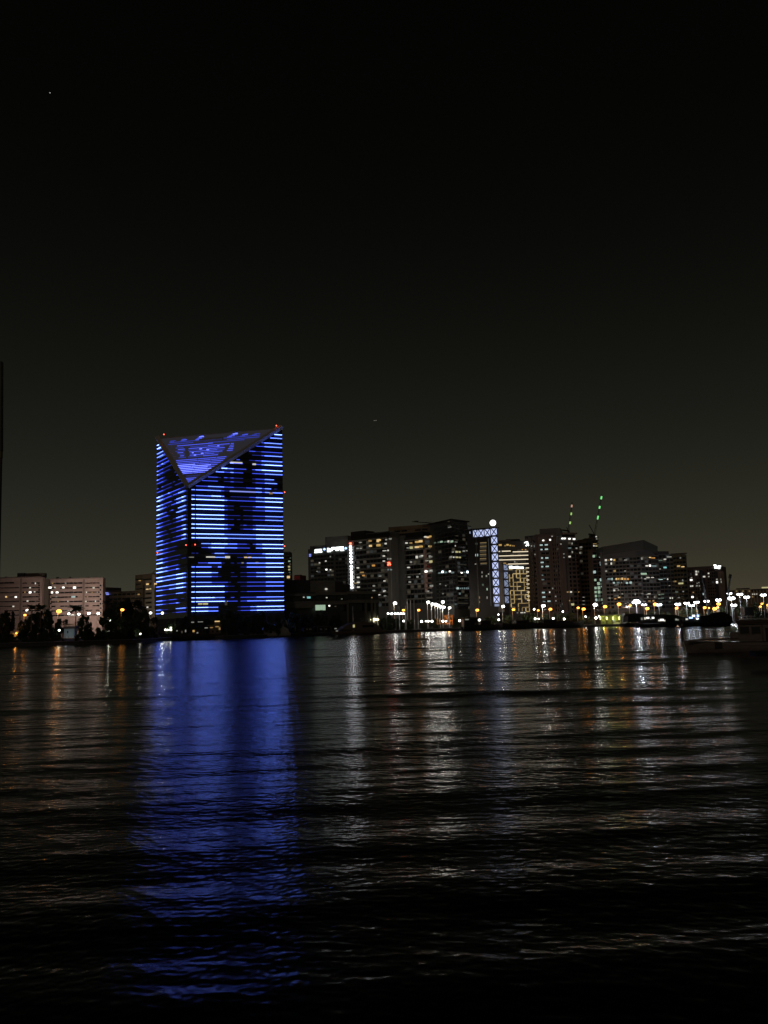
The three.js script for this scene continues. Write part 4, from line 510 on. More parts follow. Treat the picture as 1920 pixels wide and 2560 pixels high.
// ------------------------------------------------------------------ lamps along the water
const HEAD = new THREE.SphereGeometry(1, 12, 8), TAPER = new THREE.CylinderGeometry(0.6, 1, 1, 8);
function pole(o, h, r, mat = M.pole) { const m = mesh('pole', TAPER, mat, o); m.scale.set(r, h, r); m.position.y = h / 2; mesh('base', CYL, M.concreteDark, o).scale.set(r * 2, 0.5, r * 2); return m; }
function light(o, pos, color, I, radius = 12) { const p = new THREE.PointLight(color, I); p.name = 'lamp'; p.position.copy(pos); p.castShadow = true; p.shadow.radius = radius; o.add(p); }
const COLOR = { white: [0xfff6e6, E.lampWhite], cool: [0xeaf2ff, E.lampCool], orange: [0xff9a3a, E.lampOrange], globe: [0xf4f4d8, E.globe] };
function lamp(kind, px, py, D, label, { I = 160, hue = 'white', group, size = 1, wash = 0 } = {}) {
  size *= rr(0.86, 1.18); const p = at(px, py, D), names = { twin: 'street_lamp', street: 'street_lamp', globe: 'globe_lamp', flood: 'floodlight_mast' };
  const o = thing(names[kind], label, kind === 'globe' ? 'globe lamp' : kind === 'flood' ? 'floodlight' : 'street lamp', V(p.x, GROUND, p.z), group), h = p.y - GROUND, [c, m] = COLOR[hue];
  if (kind === 'globe') { pole(o, h - 0.3, 0.09, M.dark); const b = mesh('globe', HEAD, m, o); b.position.y = h; b.scale.setScalar(0.5 * size); const cap = mesh('cap', CYL, M.dark, o); cap.position.y = h + 0.5 * size; cap.scale.set(0.3, 0.1, 0.3); light(o, V(0, h + 0.9, 0.9), c, I * 0.5, 8); return o; }
  pole(o, h, kind === 'flood' ? 0.34 : 0.17);
  const arms = kind === 'street' ? [[0.5, 0.2]] : kind === 'twin' ? [[-0.8, 0], [0.8, 0]] : [[-1.3, 0], [1.3, 0], [-0.5, 0.7], [0.5, 0.7]];
  for (const [dx, dy] of arms) {
    bar('arm', V(0, h - 0.3 + dy, 0), V(dx, h + 0.16 + dy, 0.25), 0.12, 0.12, M.pole, o);
    const b = mesh('lamp_head', HEAD, m, o); b.position.set(dx, h + dy, 0.3); b.scale.set(0.66 * size, 0.46 * size, 0.5 * size);
    const hood = mesh('hood', CYL, M.dark, o); hood.position.set(dx, h + dy + 0.46 * size, 0.3); hood.scale.set(0.5 * size, 0.06, 0.4 * size);
  }
  wash ||= px > 800 ? I * (hue === 'orange' ? 0.6 : 1.1) : 0;
  if (wash) { const q = new THREE.SpotLight(c, wash, 0, 1.15, 1); q.name = 'lamp'; q.position.set(0, h - 0.2, -1.2); q.target.position.set(0, px > 800 ? h - 2 : h + 7, -40); q.castShadow = true; q.shadow.radius = 14; o.add(q, q.target); if (px < 420) return o; }
  light(o, V(0, h - 0.75, 1.0), c, I * (hue === 'orange' ? 0.05 : 0.13), 14); return o;
}
const G1 = 'white street lamps along the far waterfront', G2 = 'orange street lamps along the far waterfront', G3 = 'low globe lamps on the promenade';
// left bank
for (const [x, y, D, w, I, s] of [[60, 1539, 350, 'between the two dark tree clumps under the leftmost pink block', 60, 0.95], [112, 1538.6, 380, 'half hidden by palm fronds before the dark stair core', 80, 1], [145, 1529.6, 345, 'brightest of its kind, before the pink block left of the pale kiosk', 420, 1.8], [258.5, 1534, 350, 'at the foot of the pink block beside the big dark tree', 70, 0.9], [303, 1526, 318, 'glowing out of the front of the big dark tree', 40, 0.9]]) lamp('street', x, y, D, 'orange street lamp ' + w, { I, hue: 'orange', group: G2, size: s });
for (const [x, y, w] of [[66.5, 1526, 'highest before the leftmost pink block'], [170.5, 1535, 'beside the palm by the kiosk'], [195.5, 1536.4, 'seen through the palm crown over the kiosk'], [220.6, 1534.4, 'right of the palm over the kiosk'], [244, 1534.6, 'near the last corner of the second pink block']]) lamp('street', x, y, 521, 'white street lamp before the pink blocks, ' + w, { group: G1, size: 1.1, wash: 780 });
lamp('street', 374.6, 1533.4, 470, 'small white street lamp before the beige block beside the tower', { group: G1, wash: 420 });
for (const [x, y, D, w, I, s] of [[41, 1583, 316, 'low warm lamp behind the hedge between two dark tree clumps', 20, 0.6], [148, 1575.6, 312, 'low pale lamp left of the pale kiosk', 12, 0.6], [272, 1579.6, 308, 'bright white lamp under the big dark tree', 8, 0.9], [275.4, 1551, 330, 'small white lamp half way up the big dark tree', 12, 0.7], [351, 1584.6, 310, 'small lamp low at the end of the dark hedge', 6, 0.5], [406, 1532.8, 366, 'pinkish lamp at the foot of the tower', 30, 0.9]]) lamp('globe', x, y, D, w, { I, hue: x < 60 ? 'orange' : 'globe', group: G3, size: s });
// middle
for (const [x, y, w, I] of [[903.6, 1509.4, 'before the end of the long low building', 170], [985.2, 1509, 'standing alone on the bright quay left of the flagpole', 260], [1068, 1506.6, 'first of the tight row on the quay', 260], [1078.6, 1511, 'second of the tight row on the quay', 120], [1087, 1512.4, 'third of the tight row on the quay', 120], [1093.4, 1515, 'fourth of the tight row on the quay', 110], [1100, 1518, 'fifth of the tight row on the quay', 110], [1107, 1519, 'sixth and lowest of the tight row on the quay', 120], [1105, 1506, 'rising above the end of the tight row', 150], [1121.6, 1520.6, 'over the orange lit scaffold', 110], [1255.6, 1517, 'between the columns of crossed light panels', 150], [1356, 1515.4, 'before the brown ribbed tower', 330], [1485.2, 1513, 'over the green lit pavilion', 260]]) lamp('street', x, y, 466 + (x > 1075 && x < 1125 ? (x - 1068) * 0.6 : 0), 'tall white street lamp ' + w, { I, group: G1, size: x === 1485.2 || x === 1356 ? 1.5 : 1.25 });
for (const [x, y, w, I] of [[1006.4, 1526.6, 'behind the row of canopy bulbs', 70], [1044.4, 1526.4, 'right beside the tallest white flagpole', 80], [1190.8, 1526.4, 'above the dark boat shed', 160], [1281, 1525, 'below the golden lattice', 120], [1343, 1527, 'small, left of the lamp before the brown tower', 60], [1373.4, 1524, 'large, right of the white lamp before the brown tower', 220], [1442.8, 1520.6, 'small and pale, left of a larger orange one', 50], [1456.4, 1523.6, 'before the plain dark slab', 200], [1510, 1517.6, 'below the column of pale green windows', 150], [1545, 1511.6, 'largest of its kind, before the modern block', 330], [1572.8, 1514.6, 'left of the floodlight mast', 110], [1615.6, 1522.4, 'low, right of the floodlight mast', 170], [1635, 1511.6, 'left of the first white lamp before the lower wing', 160], [1689, 1521.4, 'with a wide amber halo before the olive block', 300], [1759, 1520.2, 'before the brick building, first of three in a low row', 190], [1769, 1521, 'before the brick building, second of three in a low row', 90], [1783.6, 1523, 'before the brick building, third of three in a low row', 150], [1793.6, 1511, 'hanging right under a white lamp by the brick building end', 160], [1791.6, 1519.4, 'smallest, under the end of the brick building', 60], [1902, 1510.4, 'high, near the dark trees before the long building', 70], [1917.6, 1514, 'cut by the picture edge at the far end', 160], [1898, 1517.4, 'small, beside the dark trees before the long building', 50]]) lamp('street', x, y, 455, 'orange street lamp ' + w, { I, hue: 'orange', group: G2, size: I > 140 ? 1.5 : 1.05 });
lamp('flood', 1590.4, 1505.4, 448, 'thick white mast with a cluster of floodlights, brightest light of the far bank', { I: 900, hue: 'cool', size: 1.3, wash: 200 });
for (const [x, y, D, w, I] of [[1609.8, 1512, 470, 'small, right beside the floodlight mast', 40], [1647, 1512, 440, 'tall, over the dark canopied boat', 170], [1694, 1510.4, 440, 'over the amber halo before the olive block', 220], [1716, 1508, 450, 'first of three before the left half of the brick building', 190], [1728.6, 1513.6, 435, 'lowest of three before the left half of the brick building', 190], [1741, 1505.6, 460, 'third of three before the left half of the brick building', 170], [1766, 1503.2, 455, 'before the dark bay of the brick building', 200], [1795.6, 1500, 452, 'before the end wall of the brick building', 200], [1823, 1484, 520, 'highest of the stacked group by the brick building end', 190], [1828, 1496, 430, 'largest of the stacked group by the brick building end', 330], [1833.8, 1513, 425, 'lowest of the stacked group by the brick building end', 220], [1849, 1486, 450, 'tall, before the start of the long yellowish building', 230], [1865.8, 1492.8, 440, 'over the dark hut on the quay', 190], [1907.6, 1487.6, 440, 'before the long yellowish building, nearest its lit roof slot', 220]]) lamp('twin', x, y, D, 'twin headed white lamp ' + w, { I, hue: 'cool', group: G1, size: I > 300 ? 1.25 : 1 });
for (const [x, y, w, I] of [[1054, 1553.6, 'first of the quay, right of the tallest flagpole', 14], [1065, 1553, 'second of the quay, at the foot of the tight lamp row', 10], [1070.8, 1553, 'third of the quay, touching the second', 10], [1080, 1553, 'fourth of the quay, under the middle of the tight lamp row', 14], [1107, 1553, 'fifth of the quay, left of the orange scaffold', 14], [1114.6, 1553.2, 'yellowish, against the orange scaffold', 8], [1149, 1551.6, 'alone, left of the dark boat shed', 16], [1198.6, 1550.4, 'on the roof line of the dark boat shed', 14], [1247, 1549.4, 'over the dark hulls below the crossed panels', 18], [1246, 1536.4, 'small and high below the crossed panels', 8], [1338, 1547, 'first of a pair over the dark hulls', 14], [1346.6, 1547, 'second of a pair over the dark hulls', 10], [1383, 1546, 'alone over the long dark hull', 16], [1335.4, 1523, 'small and high beside the brown tower foot', 8], [1410.6, 1547.4, 'over the last dark hull before the pavilion', 18], [1464, 1541.4, 'dim, left of the green pavilion', 8], [1490, 1545, 'broad, at the left end of the green pavilion', 18], [1497.4, 1540.6, 'high, at the left end of the green pavilion', 10], [1407, 1529, 'small and high between two orange lamps', 8], [1009, 1552.4, 'dim, before the bushes behind the quay', 5]]) lamp('globe', x, y, shoreD(x) + 7, 'low white globe lamp ' + w, { I, group: G3, size: I > 12 ? 1 : 0.72 });

// ------------------------------------------------------------------ flagpoles, canopy, signs and small structures on the quay
for (const [x0, y0, x1, y1, w, D] of [[1034, 1501.6, 1036.8, 1571, 'tallest, right of the row of canopy bulbs', 432], [881.2, 1517, 882.4, 1553, 'bright, before the end of the long low building', 405], [1014.2, 1516, 1014.6, 1545, 'slim, right end of the canopy', 440], [998.4, 1517, 998.8, 1548, 'slim, behind the row of canopy bulbs', 440], [944, 1540, 944.6, 1564, 'short, beside the glowing oval parasol', 425], [1018, 1498, 1018.6, 1520, 'dim, against the balcony tower corner', 470], [1026, 1502, 1026.4, 1521, 'dim, between two others before the balcony tower', 470]]) {
  const a = at(x0, y0, D), b = at(x1, y1, D), o = thing('flagpole', 'white pole, ' + w, 'flagpole', V(b.x, GROUND, b.z), 'white poles on the quay'), h = a.y - GROUND;
  const m = mesh('pole', TAPER, M.white, o); m.scale.set(0.22, h, 0.22); m.position.y = h / 2; const k = mesh('finial', HEAD, M.white, o); k.scale.setScalar(0.2); k.position.y = h; mesh('base', CYL, M.concrete, o).scale.set(0.5, 0.6, 0.5);
}
{ const f = new Frame(966, 440, 1014, 440), g = thing('canopy', 'dark flat canopy with a row of six white bulbs along its edge', 'canopy', f.a.clone()); f.px(g, 'roof', M.dark, 966, 1529.6, 1013, 1532, -5, 0.4); for (const x of [967, 990, 1012]) f.px(g, 'post', M.steel, x - 0.5, 1532, x + 0.5, 1572, -0.4, 0); [970.4, 979.4, 988.6, 995.4, 1002.6, 1008.6].forEach((x, i) => { const h = f.hit(x, 1533.8 + (i % 2) * 0.3, 0.5), m = mesh('bulb', SPHERE, glow(7, 7.4, 7), g); m.scale.set(i === 1 ? 0.62 : 0.5, 0.42, 0.4); m.position.copy(f.world(h.s, h.t, 0.5)).sub(g.position); }); }
{ const f = new Frame(924, 424, 951, 424), g = thing('parasol', 'glowing oval parasol with a cream lit cover near the yacht bow', 'parasol', f.world(2.5, 0)), h = f.hit(937.6, 1549, 0), c = mesh('cover', HEAD, glow(2.6, 2.4, 1.5), g); c.scale.set(2.15, 0.72, 1.8); c.position.y = h.t; const p = mesh('pole', CYL, M.steel, g); p.scale.set(0.06, h.t, 0.06); p.position.y = h.t / 2; light(g, V(0, h.t - 1.2, 0), 0xfff0cc, 14, 8); }
{ const f = new Frame(926, 470, 952, 470), g = thing('lit_sign', 'roadside sign stack lit red, white and green with an amber beacon', 'sign', f.a.clone()); f.px(g, 'backing', M.dark, 929, 1513.6, 940, 1535, -0.4, 0); f.px(g, 'red_panel', E.red, 931, 1515.6, 936, 1522, 0, 0.2); f.px(g, 'white_panel', E.sign, 929.6, 1523.6, 938.6, 1531, 0, 0.2); f.px(g, 'blue_panel', E.blue, 927, 1527.4, 929.4, 1529.6, 0, 0.2); f.px(g, 'green_panel', E.craneGreen, 931, 1532.4, 937, 1534.4, 0, 0.2); f.px(g, 'post', M.dark, 933, 1535, 935, 1570, -0.3, 0);
  for (const [x, y] of [[943.6, 1521.4], [944.6, 1543]]) { const h = f.hit(x, y, 0.3), b = mesh('beacon', SPHERE, glow(5, 2.6, 0.5), g); b.scale.setScalar(0.6); b.position.copy(f.world(h.s, h.t, 0.3)).sub(g.position); f.px(g, 'beacon_post', M.dark, x - 0.3, y + 2, x + 0.3, 1570, 0.1, 0.3); } }
{ const f = new Frame(1092, 455, 1133, 455), g = thing('scaffold', 'wooden scaffold frame lit orange behind the quay', 'scaffold', f.a.clone()), w = std(0.45, 0.2, 0.05); for (const x of [1093, 1099, 1112, 1118, 1125, 1131]) f.px(g, 'upright', w, x - 1, x < 1105 ? 1546 : 1537, x + 1, 1562, -0.4, 0); for (const y of [1538, 1545, 1552, 1559]) f.px(g, 'rail', w, y < 1546 ? 1112 : 1092, y - 0.7, 1132, y + 0.7, -0.2, 0.2); for (const x of [1115, 1128]) f.px(g, 'board', w, x - 2.4, 1539, x + 2.4, 1544, -0.5, -0.3); light(g, f.world(6, 4.2, 3).sub(g.position), 0xff9a30, 30, 8); }
{ const f = new Frame(1450, 452, 1566, 452, 0), g = thing('pavilion', 'floating pavilion lit yellow green inside, with columns and hanging lamps', 'pavilion', f.a.clone()); f.px(g, 'deck', M.concreteDim, 1461, 1560.4, 1566, 1563, -7, 1.2); f.px(g, 'pontoon', M.dark, 1462, 1563, 1566, 1568, -6.6, 0.9); f.px(g, 'roof', M.stone, 1498, 1535.4, 1552, 1538, -6.5, 0.8); f.px(g, 'back_wall', std(0.3, 0.32, 0.14), 1500, 1538, 1552, 1560.4, -5.6, -5.2); f.px(g, 'end_wall', M.stone, 1552, 1536, 1566, 1560.4, -5, 0); f.px(g, 'roof_step', M.concrete, 1556, 1533.4, 1562, 1536, -5, 0);
  for (const x of [1501, 1517, 1532.6, 1548]) { f.px(g, 'column', M.olive, x - 1, 1538, x + 1, 1560.4, -0.6, 0); for (const y of [1543.4, 1547.6]) { const h = f.hit(x, y, 0.3), b = mesh('wall_lamp', SPHERE, glow(2.4, 2.5, 1.0), g); b.scale.setScalar(0.36); b.position.copy(f.world(h.s, h.t, 0.3)).sub(g.position); } } f.px(g, 'bench', E.yellow, 1534, 1557, 1550, 1559, 0.2, 0.7); f.px(g, 'bright_panel', E.cool, 1532.6, 1547.6, 1536, 1554, 0.1, 0.3); for (const x of [1509, 1540]) { const h = f.hit(x, 1543, -3); light(g, f.world(h.s, h.t, -3).sub(g.position), 0xdce070, 22, 8); } }
{ const f = new Frame(159, 307, 187, 307), g = thing('kiosk', 'small pale kiosk with a dark roof between the palm and the hedge', 'kiosk', f.a.clone()); f.px(g, 'wall', std(0.36, 0.42, 0.42), 160, 1572, 185.6, 1594.6, -3, 0); f.px(g, 'roof', M.brownDark, 159, 1565.6, 187, 1571.6, -3.4, 0.5); f.px(g, 'window', M.glass[0], 168, 1577, 170.6, 1583, 0, 0.08); for (const [x, w] of [[167, 2.4], [182, 2]]) f.px(g, 'crate', M.white, x - w, 1590.6, x + w, 1595, 0.1, 0.9); f.px(g, 'sign_board', std(0.4, 0.28, 0.14), 161, 1559.6, 185, 1562.6, -2.6, -2.3); light(g, f.world(2, 2.6, 3.2).sub(g.position), 0xe8f4ff, 5, 6); }
{ const f = new Frame(14, 318, 47, 318), g = thing('low_wall', 'low pale garden wall lit yellow between dark trees', 'wall', f.a.clone()); f.px(g, 'wall', M.beigePale, 15, 1583.4, 47, 1591.6, -0.5, 0); f.px(g, 'coping', M.concrete, 14.6, 1582.4, 47.4, 1583.4, -0.7, 0.2); f.px(g, 'end_pier', M.beigePale, 40, 1578, 46.6, 1583, -0.5, 0.1); light(g, f.world(3.4, 1.6, 1.6).sub(g.position), 0xffc45a, 7, 6); }
{ const f = new Frame(866, 418, 925, 424), g = thing('low_wall', 'long pale garden wall before the podium building', 'wall', f.a.clone()); f.px(g, 'wall', M.stone, 867, 1541, 922, 1551.6, -0.5, 0); f.px(g, 'coping', M.concreteDim, 866.6, 1540, 922.6, 1541.2, -0.7, 0.2); }
{ const f = new Frame(1860, 432, 1886, 432), g = thing('hut', 'dark square hut raised on the far quay under a twin headed lamp', 'hut', f.a.clone()); f.px(g, 'wall', M.black, 1862, 1520, 1884, 1538, -5, 0); f.px(g, 'roof', M.dark, 1861, 1517.6, 1885, 1520, -5.4, 0.5); for (const x of [1863, 1873, 1883]) f.px(g, 'leg', M.dark, x - 0.8, 1538, x + 0.8, 1556, -0.8, 0); f.px(g, 'deck', M.concrete, 1852, 1540.4, 1884, 1542, -3, 1); f.px(g, 'barrier', M.stone, 1848, 1545, 1920, 1548.6, 0.4, 0.8); }

// ------------------------------------------------------------------ trees
function crownGeometry(n, clumps, rx, ry, leaf, droop = 0) {
  const P = [], c = Array.from({ length: clumps }, () => { const a = rnd() * 6.283, v = rr(-1, 1), k = Math.cbrt(rr(0.15, 1)) * Math.sqrt(1 - v * v * 0.7); return [Math.cos(a) * k * rx * 0.82, v * ry * 0.8, Math.sin(a) * k * rx * 0.82, rr(0.13, 0.34)]; });
  for (let i = 0; i < n; i++) {
    const q = pick(c), R = q[3] * rx, d = V(rr(-1, 1), rr(-1, 1), rr(-1, 1)); if (d.length() > 1) { i--; continue; } d.normalize().multiplyScalar(R * Math.pow(rnd(), 0.4)); const o = V(q[0], q[1], q[2]).add(d);
    const u = V(rr(-1, 1), rr(-1, 1) - droop, rr(-1, 1)).normalize(), w = u.clone().cross(V(rr(-1, 1), rr(-1, 1), rr(-1, 1))).normalize(), l = leaf * rr(0.6, 1.3), b = l * 0.45;
    const p0 = o.clone().addScaledVector(u, -l), p1 = o.clone().addScaledVector(w, b), p2 = o.clone().addScaledVector(u, l), p3 = o.clone().addScaledVector(w, -b);
    for (const p of [p0, p1, p2, p0, p2, p3]) P.push(p.x, p.y, p.z);
  }
  const g = new THREE.BufferGeometry(); g.setAttribute('position', new THREE.Float32BufferAttribute(P, 3)); g.computeVertexNormals(); return g;
}
const CROWNS = [0, 1, 2, 3].map((i) => crownGeometry(4200, 34, 1, 0.8 + 0.08 * i, 0.085)), BUSH = [0, 1].map(() => crownGeometry(3000, 20, 1, 0.7, 0.1));
const FROND = (() => { // one palm frond: an arching rib with leaflets on both sides
  const parts = [], pts = Array.from({ length: 7 }, (_, i) => { const t = i / 6; return V(t * 1.0, 0.42 * t - 0.72 * t * t, 0); }); parts.push(new THREE.TubeGeometry(new THREE.CatmullRomCurve3(pts), 8, 0.018, 4).toNonIndexed());
  const P = []; for (let i = 1; i < 15; i++) { const t = i / 15, o = V(t, 0.42 * t - 0.72 * t * t, 0), l = 0.3 * Math.sin(Math.PI * Math.min(1, t * 0.8 + 0.2)) + 0.05; for (const s of [-1, 1]) for (const p of [o, V(o.x + 0.06, o.y, 0), V(o.x + 0.14, o.y - l * 0.6, s * l)]) P.push(p.x, p.y, p.z); }
  const g = new THREE.BufferGeometry(); g.setAttribute('position', new THREE.Float32BufferAttribute(P, 3)); g.computeVertexNormals(); g.setAttribute('uv', new THREE.Float32BufferAttribute(new Float32Array(P.length / 3 * 2), 2)); parts.push(g); return mergeGeometries(parts);
})();
const PALM_CROWN = mergeGeometries(Array.from({ length: 22 }, (_, i) => FROND.clone().rotateZ(rr(-0.35, 0.75) + (i % 3) * 0.12).rotateY(i * 2.4 + rr(-0.2, 0.2)).scale(1, 1, 1)));
function treeAt(px, top, half, D, label, { group = 'dark trees on the far bank', y0 = GROUND } = {}) {
  const p = at(px, top, D), o = thing('tree', label, 'tree', V(p.x, y0, p.z), group), h = p.y - y0, rx = half / F * D, ry = Math.min(h * 0.5, rx * 1.35) * 1.05;
  const t = mesh('trunk', TAPER, M.trunk, o); t.scale.set(0.03 * h + 0.08, h - ry, 0.03 * h + 0.08); t.position.y = (h - ry) / 2;
  for (let i = 0; i < 3; i++) { const a = rnd() * 6.283; bar('limb', V(0, h - ry * 1.5, 0), V(Math.cos(a) * rx * 0.5, h - ry * 0.8, Math.sin(a) * rx * 0.5), 0.15, 0.15, M.trunk, o); }
  const c = mesh('crown', pick(CROWNS), pick(M.leaf), o); c.scale.set(rx, ry / 0.85, rx); c.position.y = h - ry; c.rotation.y = rnd() * 6.283; return o;
}
function palmAt(px, top, half, D, label) {
  const p = at(px, top, D), o = thing('palm_tree', label, 'palm tree', V(p.x, GROUND, p.z), 'palm trees on the far bank'), h = p.y - GROUND, r = half / F * D;
  const t = mesh('trunk', TAPER, M.trunk, o); t.scale.set(0.3, h - r * 0.45, 0.3); t.position.y = (h - r * 0.45) / 2; const c = mesh('crown', PALM_CROWN, M.palm, o); c.scale.setScalar(r); c.position.y = h - r * 0.5; c.rotation.y = rnd() * 6; return o;
}
function bushAt(px, top, half, D, label, y0 = GROUND, name = 'bush') { const p = at(px, top, D), o = thing(name, label, name, V(p.x, y0, p.z), 'dark bushes on the far bank'), h = p.y - y0, r = half / F * D; const c = mesh('foliage', pick(BUSH), pick(M.leaf), o); c.scale.set(r * 1.1, h / 1.25, r); c.position.y = h * 0.45; c.rotation.y = rnd() * 6; bar('stem', V(0, 0, 0), V(0.1, h * 0.5, 0), 0.12, 0.12, M.trunk, o, V(0, 0, 1)); return o; }
for (const [x, t, h, D, w] of [[4, 1531, 20, 322, 'cut by the picture edge before the leftmost pink block'], [24, 1527, 17, 330, 'left of the narrow lit gap in the trees'], [58, 1549, 15, 320, 'right of the narrow lit gap in the trees'], [86, 1530, 22, 326, 'round, under the twin palm heads'], [112, 1524, 19, 322, 'before the dark stair core of the pink blocks'], [136, 1546, 18, 324, 'under the brightest orange lamp'], [158, 1548, 16, 330, 'left of the palm by the kiosk'], [212, 1538, 19, 326, 'low and round, right of the palm by the kiosk'], [271, 1520, 22, 328, 'left flank of the big tree mass'], [300, 1500, 26, 333, 'left top of the big tree mass'], [333, 1497, 27, 336, 'highest top of the big tree mass'], [352, 1520, 28, 326, 'right shoulder of the big tree mass'], [378, 1541, 22, 330, 'sloping end of the big tree mass by the tower'], [318, 1540, 34, 316, 'broad front of the big tree mass with a lamp in it'], [455, 1543, 20, 358, 'round, before the near corner of the tower'], [428, 1554, 16, 358, 'small, before the left face of the tower'], [493, 1552, 18, 362, 'low, right of the tower corner'], [520, 1546, 16, 362, 'thin, before the lowest light line of the tower'], [563, 1524, 24, 366, 'tall and thin, reaching over the lowest light lines of the tower'], [592, 1530, 20, 367, 'beside the tall thin one before the tower'], [622, 1538, 20, 369, 'before the middle right of the tower base'], [650, 1532, 22, 371, 'leafy, before the right part of the tower base'], [684, 1538, 20, 374, 'before the right end of the tower base'], [704, 1546, 18, 378, 'at the right edge of the tower base'], [738, 1531, 22, 390, 'dark, before the left end of the podium building'], [770, 1535, 22, 394, 'dark, below the bright screen window'], [803, 1532, 22, 398, 'dark, right of the bright screen window'], [838, 1536, 18, 404, 'dark, before the middle of the podium building'], [958, 1545, 14, 448, 'lit green, left end of the quay garden'], [976, 1540, 15, 452, 'lit green, under the row of canopy bulbs'], [1000, 1546, 16, 450, 'lit green, right under the canopy'], [1024, 1548, 13, 454, 'lit green, left of the tallest flagpole'], [1060, 1548, 13, 470, 'lit green, behind the tight row of lamps'], [1084, 1547, 13, 472, 'lit green, under the tight row of lamps'], [1142, 1545, 15, 470, 'lit olive, left of the dark boat shed'], [1163, 1541, 15, 474, 'lit olive, behind the dark boat shed'], [1225, 1540, 18, 476, 'dim, below the column of crossed panels'], [1270, 1536, 18, 478, 'dim, below the golden lattice'], [1306, 1536, 16, 478, 'dim, right below the golden lattice'], [1330, 1533, 15, 470, 'lit olive, before the foot of the brown tower'], [1362, 1533, 17, 474, 'lit olive, under the white lamp of the brown tower'], [1396, 1530, 18, 472, 'lit olive, right of the brown tower foot'], [1428, 1532, 17, 474, 'lit olive, before the plain dark slab'], [1456, 1538, 14, 470, 'lit olive, left of the green pavilion'], [1478, 1542, 12, 468, 'small, beside the broad globe lamp of the pavilion'], [1530, 1526, 20, 478, 'dim, behind the pavilion roof'], [1570, 1527, 17, 474, 'dim, left of the floodlight mast'], [1625, 1528, 18, 470, 'dark, behind the canopied boat'], [1662, 1528, 18, 470, 'dark, before the lower wing of the modern block'], [1706, 1525, 15, 466, 'dark, before the olive block'], [1735, 1522, 17, 466, 'dark, before the left half of the brick building'], [1775, 1526, 17, 466, 'dark, before the brick building middle'], [1806, 1518, 14, 462, 'dark, at the end of the brick building'], [1853, 1504, 14, 480, 'round, left of the hut before the long building'], [1892, 1506, 16, 482, 'round, right of the hut before the long building'], [1904, 1528, 17, 446, 'pale green lit, right of the hut on the quay']]) treeAt(x, t, h, D, 'leafy tree ' + w);
for (const [x, t, h, D, w] of [[80, 1513, 15, 318, 'left of the twin palm heads before the pink blocks'], [102, 1513, 16, 319, 'right of the twin palm heads before the pink blocks'], [190, 1514, 20, 312, 'beside and over the pale kiosk'], [268, 1501, 12, 340, 'small, over the left flank of the big tree mass']]) palmAt(x, t, h, D, 'dark palm tree ' + w);
for (const [x, t, h, w] of [[10, 1577, 22, 'under the tree at the picture edge'], [66, 1573, 20, 'right of the lit garden wall'], [98, 1568, 20, 'below the twin palm heads'], [128, 1570, 18, 'left of the pale kiosk'], [208, 1566, 20, 'right of the pale kiosk'], [238, 1571, 20, 'before the warm lit corner of the pink block'], [268, 1576, 18, 'below the white lamp under the big tree'], [300, 1570, 20, 'below the lamp in the big tree'], [332, 1570, 20, 'below the highest top of the big tree'], [366, 1569, 20, 'below the sloping end of the big tree']]) bushAt(x, t, h, shoreD(x) + 7, 'dark quayside bush ' + w);
for (const [x, w] of [[40, 'from the picture edge to the pale kiosk'], [240, 'from the pale kiosk to the big tree']]) { const f = new Frame(x - 55, shoreD(x - 55) + 3, x + 120, shoreD(x + 120) + 3), g = thing('hedge', 'low clipped dark hedge on the quay ' + w, 'hedge', f.world(f.len / 2, 0)); const c = mesh('foliage', crownGeometry(2600, 60, 1, 0.8, 0.05), M.leaf[0], g); c.scale.set(f.len / 2 * 1.05, 1.6, 1.2); c.position.y = 0.9; c.rotation.y = f.ang; }

// ------------------------------------------------------------------ boats
// a hull from s = 0 (stern) to L (bow): sections narrow to the stem, the sheer rises to the bow
function hullGeometry(L, B, H, rise = 0.5, rake = 0.08) {
  const N = 22, K = 8, P = [], UV = [], I = [];
  for (let i = 0; i <= N; i++) { const t = i / N, e = Math.max(0, (t - 0.55) / 0.45), half = B / 2 * (1 - Math.pow(e, 2.1)) * (0.86 + 0.14 * Math.min(1, t * 3)), sheer = H * (1 + rise * e * e + 0.1 * Math.max(0, 0.2 - t) * 5);
    for (let k = 0; k <= K; k++) { const a = (k / K - 0.5) * 2, v = Math.abs(a), y = -0.5 + (sheer + 0.5) * Math.pow(v, 1.5), w = half * Math.sin(Math.min(1, v * 1.25) * Math.PI / 2) * (1 - 0.12 * e * (1 - v)); P.push(t * L + rake * L * e * Math.max(0, y) / Math.max(H, 0.5) * 0.5, y, Math.sign(a) * w); UV.push(t * L / 3, y); }
    if (i) for (let k = 0; k < K; k++) { const a = i * (K + 1) + k, b = a - K - 1; I.push(b, a, b + 1, b + 1, a, a + 1); } }
  const base = P.length / 3; for (let i = 0; i <= N; i++) for (const k of [0, K]) { const o = (i * (K + 1) + k) * 3; P.push(P[o], P[o + 1] - 0.12, P[o + 2]); UV.push(0, 0); } for (let i = 1; i <= N; i++) { const a = base + i * 2; I.push(a - 2, a - 1, a, a - 1, a + 1, a); }
  const st = 0; for (let k = 1; k < K; k++) I.push(st, st + k, st + k + 1);
  const g = new THREE.BufferGeometry(); g.setAttribute('position', new THREE.Float32BufferAttribute(P, 3)); g.setAttribute('uv', new THREE.Float32BufferAttribute(UV, 2)); g.setIndex(I); g.computeVertexNormals(); return g;
}
